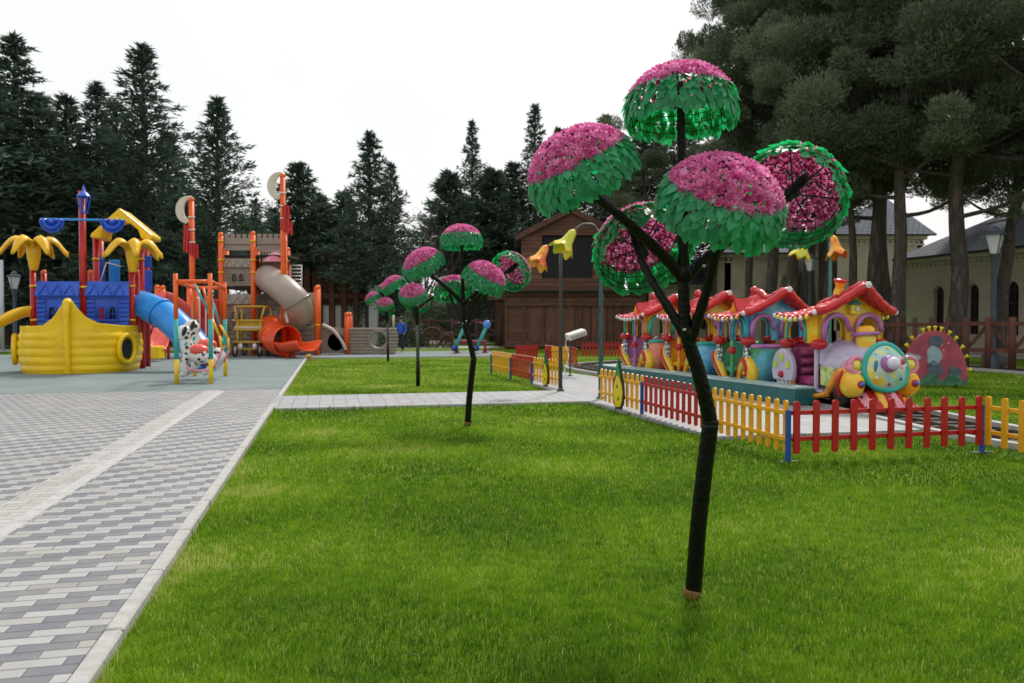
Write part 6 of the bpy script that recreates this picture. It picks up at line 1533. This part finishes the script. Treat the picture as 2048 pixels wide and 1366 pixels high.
TREES = [  # px, py of top, distance, variant, width factor, label
 (-40, 120, 46, 0, 1.35, 'dense dark conifer cut by the left edge of the lawn view'), (28, 78, 50, 3, 1.3, 'very tall dark conifer at the left edge with a feathery tip'), (75, 195, 47, 1, 1.25, 'dark conifer right of the tall one at the left edge'),
 (132, 196, 52, 1, 1.1, 'conifer with a forked looking tip above the left palm'), (192, 170, 50, 3, 1.0, 'pointed conifer above the blue lantern mast'), (232, 210, 54, 1, 1.1, 'conifer tucked between two pointed ones above the yellow gable roof'),
 (284, 96, 49, 3, 1.12, 'tallest pointed conifer of the left group above the gable roof'), (335, 268, 55, 1, 1.15, 'shorter conifer right of the tallest pointed one'), (362, 400, 48, 4, .9, 'low rounded conifer behind the left orange mast'),
 (434, 200, 47, 0, .95, 'wide conifer with spread branches behind the left mast'), (510, 402, 62, 1, .8, 'small distant conifer tip left of the tall mast'), (548, 420, 56, 2, .9, 'grey green conifer left of the tall mast'),
 (596, 330, 52, 2, 1.05, 'ragged conifer right of the tall orange mast'), (640, 396, 54, 4, 1.0, 'bushy conifer between the castle and the pale gap'), (688, 386, 53, 2, 1.0, 'round topped conifer left of the narrow spire tree'),
 (740, 268, 50, 0, .92, 'slender spire conifer standing alone above the farthest flower tree'), (782, 330, 52, 1, .75, 'short side conifer leaning on the slender spire tree'),
 (944, 246, 62, 3, .75, 'narrow spire conifer above the second flower tree'), (900, 350, 58, 4, 1.1, 'broad dark conifer left of the narrow spire tree'), (985, 345, 60, 4, 1.2, 'broad dark conifer right of the narrow spire tree'),
 (1070, 214, 64, 3, .8, 'spire conifer left of the big pink domes'), (1025, 330, 63, 2, 1.1, 'mid height conifer above the barn ridge'), (1120, 260, 60, 0, 1.1, 'dark conifer behind the leftmost big pink dome'),
 (1210, 235, 62, 0, 1.2, 'dark conifer between the two highest pink domes'), (1290, 270, 60, 2, 1.3, 'dark conifer behind the hollow pink dome'), (1370, 230, 62, 0, 1.2, 'dark conifer behind the fork of the nearest trunk'),
 (20, 300, 60, 0, 1.5, 'dark backing conifer at the left edge'), (150, 300, 62, 0, 1.5, 'dark backing conifer behind the left palm'), (260, 330, 64, 0, 1.5, 'dark backing conifer behind the yellow gable'), (395, 420, 64, 4, 1.6, 'low dark backing conifer behind the left mast'),
 (500, 440, 66, 4, 1.6, 'low dark backing conifer behind the castle tower'), (620, 440, 66, 4, 1.6, 'low dark backing conifer behind the grey slide'), (740, 450, 68, 4, 1.6, 'low dark backing conifer behind the narrow spire tree'), (930, 420, 70, 4, 1.7, 'low dark backing conifer behind the second flower tree')]
def put_tree(kind, protos, px, py, Y, v, wf, label, group, cat='tree', rz=None):
    cm, tm, H0 = protos[v][:3]; top = P(px, py, Y); s = (top.z + .1) / H0
    t = thing(kind, label, cat, (top.x, Y, ZL), rz if rz is not None else (px * 1.7) % 6.28, group); t.scale = (s * wf, s * wf, s)
    for n_, m in (('crown', cm), ('trunk', tm)):
        o = bpy.data.objects.new(n_, m); COL.objects.link(o); o.parent = t
    return t
for i_, a in enumerate(TREES):
    a = list(a); a[4] *= 1.28 if i_ < 17 else 1.1
    put_tree('conifer', CON, *a, 'conifers behind the playground')
# bare tree
def bare(seed, H):
    r_ = random.Random(seed); b = MB()
    def br(p, d, L, r, k):
        q = [p]; 
        for i in range(4): d = (d + Vector((r_.uniform(-.18, .18), r_.uniform(-.18, .18), .06))).normalized(); q.append(q[-1] + d * L / 4)
        b.tube(q, [r * (1 - .12 * i) for i in range(5)], 6 if k > 1 else 4, caps=False)
        if k:
            for i in range(4 if k > 1 else 5):
                s = r_.choice(q[2:]); e = (d + Vector((r_.uniform(-1, 1), r_.uniform(-1, 1), r_.uniform(0, .7))) * .9).normalized(); br(s, e, L * r_.uniform(.5, .75), r * .5, k - 1)
    br(Vector((0, 0, 0)), Vector((0, 0, 1)), H * .42, H * .016, 4); return b
for px, py, Y, lab in ((838, 385, 55, 'bare leafless tree in the pale gap between the conifers'), (810, 440, 60, 'smaller bare tree left of the leafless one in the gap')):
    top = P(px, py, Y); t = thing('bare_tree', lab, 'tree', (top.x, Y, ZL), .4, 'leafless trees'); bare(px, top.z).build('branches', paint('twig', (.16, .14, .12), .9), t)
# pines
def pine_mesh(seed, H, Rc, ncl=90, per=520, z0=.42, lean=0.0, thick=.30, limbs=14):
    global rg
    rg = np.random.default_rng(seed); tk = MB(); n = 9
    tp = [Vector((lean * (i / n) ** 1.5 * H * .12 + .06 * math.sin(i * 1.9 + seed), .06 * math.cos(i * 1.3 + seed), H * .92 * i / n - (.3 if i == 0 else 0))) for i in range(n + 1)]
    tk.tube(smooth_path(tp, 4), [thick * (1 - .72 * (i / (n * 4))) for i in range(n * 4 + 1)], 14)
    cl = []
    for i in range(limbs):
        t = z0 + (.97 - z0) * (i + .5) / limbs; z = H * t; az = i * 2.4 + rg.uniform(-.6, .6); L = Rc * (1.0 - .55 * max(0, t - .6) / .4) * rg.uniform(.6, 1.1)
        base = tp[min(int(t / .92 * n), n)].copy(); base.z = z; d = Vector((math.cos(az), math.sin(az), 0)); q = [base, base + d * L * .35 + Vector((0, 0, L * .06)), base + d * L * .7 + Vector((0, 0, L * .22)), base + d * L + Vector((0, 0, L * .42))]
        tk.tube(smooth_path(q, 3), [thick * .30 * (1 - .085 * k) for k in range(10)], 7, caps=False)
        for k in range(max(3, int(ncl / limbs))):
            s = rg.uniform(.45, 1.08); p = q[1].lerp(q[3], min(1, s)) + Vector(rg.normal(size=3) * np.array([.62, .62, .42])); cl.append((p, rg.uniform(.60, 1.05) * Rc / 4))
    Cs, Ds, Ls, Rs = [], [], [], []
    for p, r in cl:
        v = rg.normal(size=(per, 3)); v /= np.linalg.norm(v, axis=1)[:, None]; v[:, 2] = np.where(v[:, 2] < 0, v[:, 2] * .5, v[:, 2]); rad = rg.random((per, 1)) ** .22
        lump = 1 + .28 * np.sin(v[:, :1] * 5 + p.x) * np.sin(v[:, 1:2] * 5 + p.y)
        C = np.array(p) + v * rad * lump * np.array([r, r, r * .68]); D = v + rg.normal(size=(per, 3)) * .40 + np.array([0, 0, .45]); D /= np.linalg.norm(D, axis=1)[:, None]
        Cs.append(C); Ds.append(D); Ls.append(rg.uniform(.10, .20, per)); Rs.append(np.clip(rg.random() * .65 + rg.random(per) * .35, 0, 1))
    L = np.concatenate(Ls); V, F, Rr = kites(np.concatenate(Cs), np.concatenate(Ds), L, L * .24, np.concatenate(Rs))
    cr_ = np_mesh('crown', V, F, MATS['pine_leaf'], Rr, link=False); o = tk.build('trunk', MATS['bark_pine']); me = o.data; bpy.data.objects.remove(o)
    return cr_, me, H
PINE = [pine_mesh(21, 15, 4.2, 78, 1500, z0=.34), pine_mesh(22, 13, 3.8, 72, 1500, z0=.45, lean=.6), pine_mesh(23, 16, 4.4, 84, 1500, z0=.31), pine_mesh(24, 12, 3.0, 50, 1300, z0=.5, lean=-1.2, thick=.20)]
def put_pine(px, ybase, Y, v, H, label, tr=1.0, rz=None):
    cm, tm, H0 = PINE[v]; p = P(px, ybase, Y); s = H / H0
    t = thing('pine_tree', label, 'tree', (p.x, Y, ZL), rz if rz is not None else (px * 1.3) % 6.28, 'pines round the stone buildings'); t.scale = (s * tr, s * tr, s)
    for n_, m in (('crown', cm), ('trunk', tm)):
        o = bpy.data.objects.new(n_, m); COL.objects.link(o); o.parent = t
for a in ((1912, 700, 30, 2, 16.5, 'thickest pine trunk right of the half round board', 1.15), (1797, 700, 30.5, 0, 15.5, 'thick pine trunk directly behind the locomotive roof', .95), (1750, 700, 33, 2, 17.5, 'thick pine trunk left of the one behind the locomotive', .95),
          (1705, 700, 33.5, 3, 12.5, 'thin leaning pine behind the locomotive chimney', 1.0, 1.0), (1994, 700, 31, 3, 14, 'thin crooked pine behind the right street lantern', 1.2, 3.4), (1652, 700, 36, 1, 15, 'dark pine trunk beside the teal flower lamp', .8),
          (1583, 700, 38, 0, 17.5, 'pine trunk just left of the middle street lantern', .9), (1536, 700, 40, 1, 17, 'pine trunk in front of the stone entrance block', .85), (1499, 700, 42, 2, 20, 'pine trunk right of the nearest flower tree fork', .62),
          (1328, 700, 46, 3, 12.5, 'pine trunk at the right end of the barn', .95), (1420, 700, 52, 1, 14, 'pine hidden behind the fork of the nearest flower tree', .9), (2100, 700, 28, 2, 17, 'pine whose crown hangs in from the right edge', 1.1), (1645, 700, 46, 0, 20, 'tall far pine behind the teal flower lamp', .85),
          (1770, 700, 41, 1, 20, 'far pine glimpsed between the two thick trunks behind the locomotive', .9), (1620, 700, 44, 2, 21, 'tall pine behind the middle street lantern', .9), (2030, 700, 40, 0, 19, 'pine behind the roof of the long stone hall', .9)): put_pine(*a[:6], tr=a[6], rz=a[7] if len(a) > 7 else None)
# low shrubs in the far gap
def bush(px, py, Y, rx, rz_, label, mat='conifer_leaf'):
    p = P(px, py, Y); n = 2600; v = rg.normal(size=(n, 3)); v /= np.linalg.norm(v, axis=1)[:, None]; v[:, 2] = np.abs(v[:, 2]); C = v * (rg.random((n, 1)) ** .35) * (1 + .2 * np.sin(v[:, :1] * 6)) * np.array([rx, rx * .8, rz_])
    D = v + rg.normal(size=(n, 3)) * .5; D /= np.linalg.norm(D, axis=1)[:, None]; L = rg.uniform(.15, .35, n); V, F, Rr = kites(C, D, L, L * .4, rg.random(n))
    t = thing('shrub', label, 'shrub', (p.x, Y, ZL), 0, 'shrubs beyond the playground'); np_mesh('foliage', V, F, MATS[mat], Rr, t); MB().tube([(0, 0, 0), (0, 0, rz_ * .6)], .06, 6).build('stem', MATS['bark_grey'], t)
bush(812, 640, 48, 1.5, 2.2, 'grey green shrub behind the walking person', 'pine_leaf'); bush(845, 640, 66, 3.5, 2.6, 'wide shrub behind the rustic fence'); bush(960, 640, 68, 4.0, 2.4, 'wide shrub between the rustic fence and the shed')
for i, px in enumerate((-40, 60, 160, 270, 380, 480, 1320, 1480, 1600, 1720, 1960, 2080)): bush(px, 640, 72 + i % 3 * 3, 8, 4.5, 'far hedge bush number' if False else ['far dark shrub at the left edge', 'far dark shrub behind the left palm', 'far dark shrub behind the ship', 'far dark shrub behind the blue slide', 'far dark shrub behind the swing', 'far dark shrub behind the castle', 'far dark shrub beside the barn', 'far dark shrub behind the entrance block', 'far dark shrub behind the middle lantern', 'far dark shrub behind the tower block', 'far dark shrub behind the long hall', 'far dark shrub at the right edge'][i])
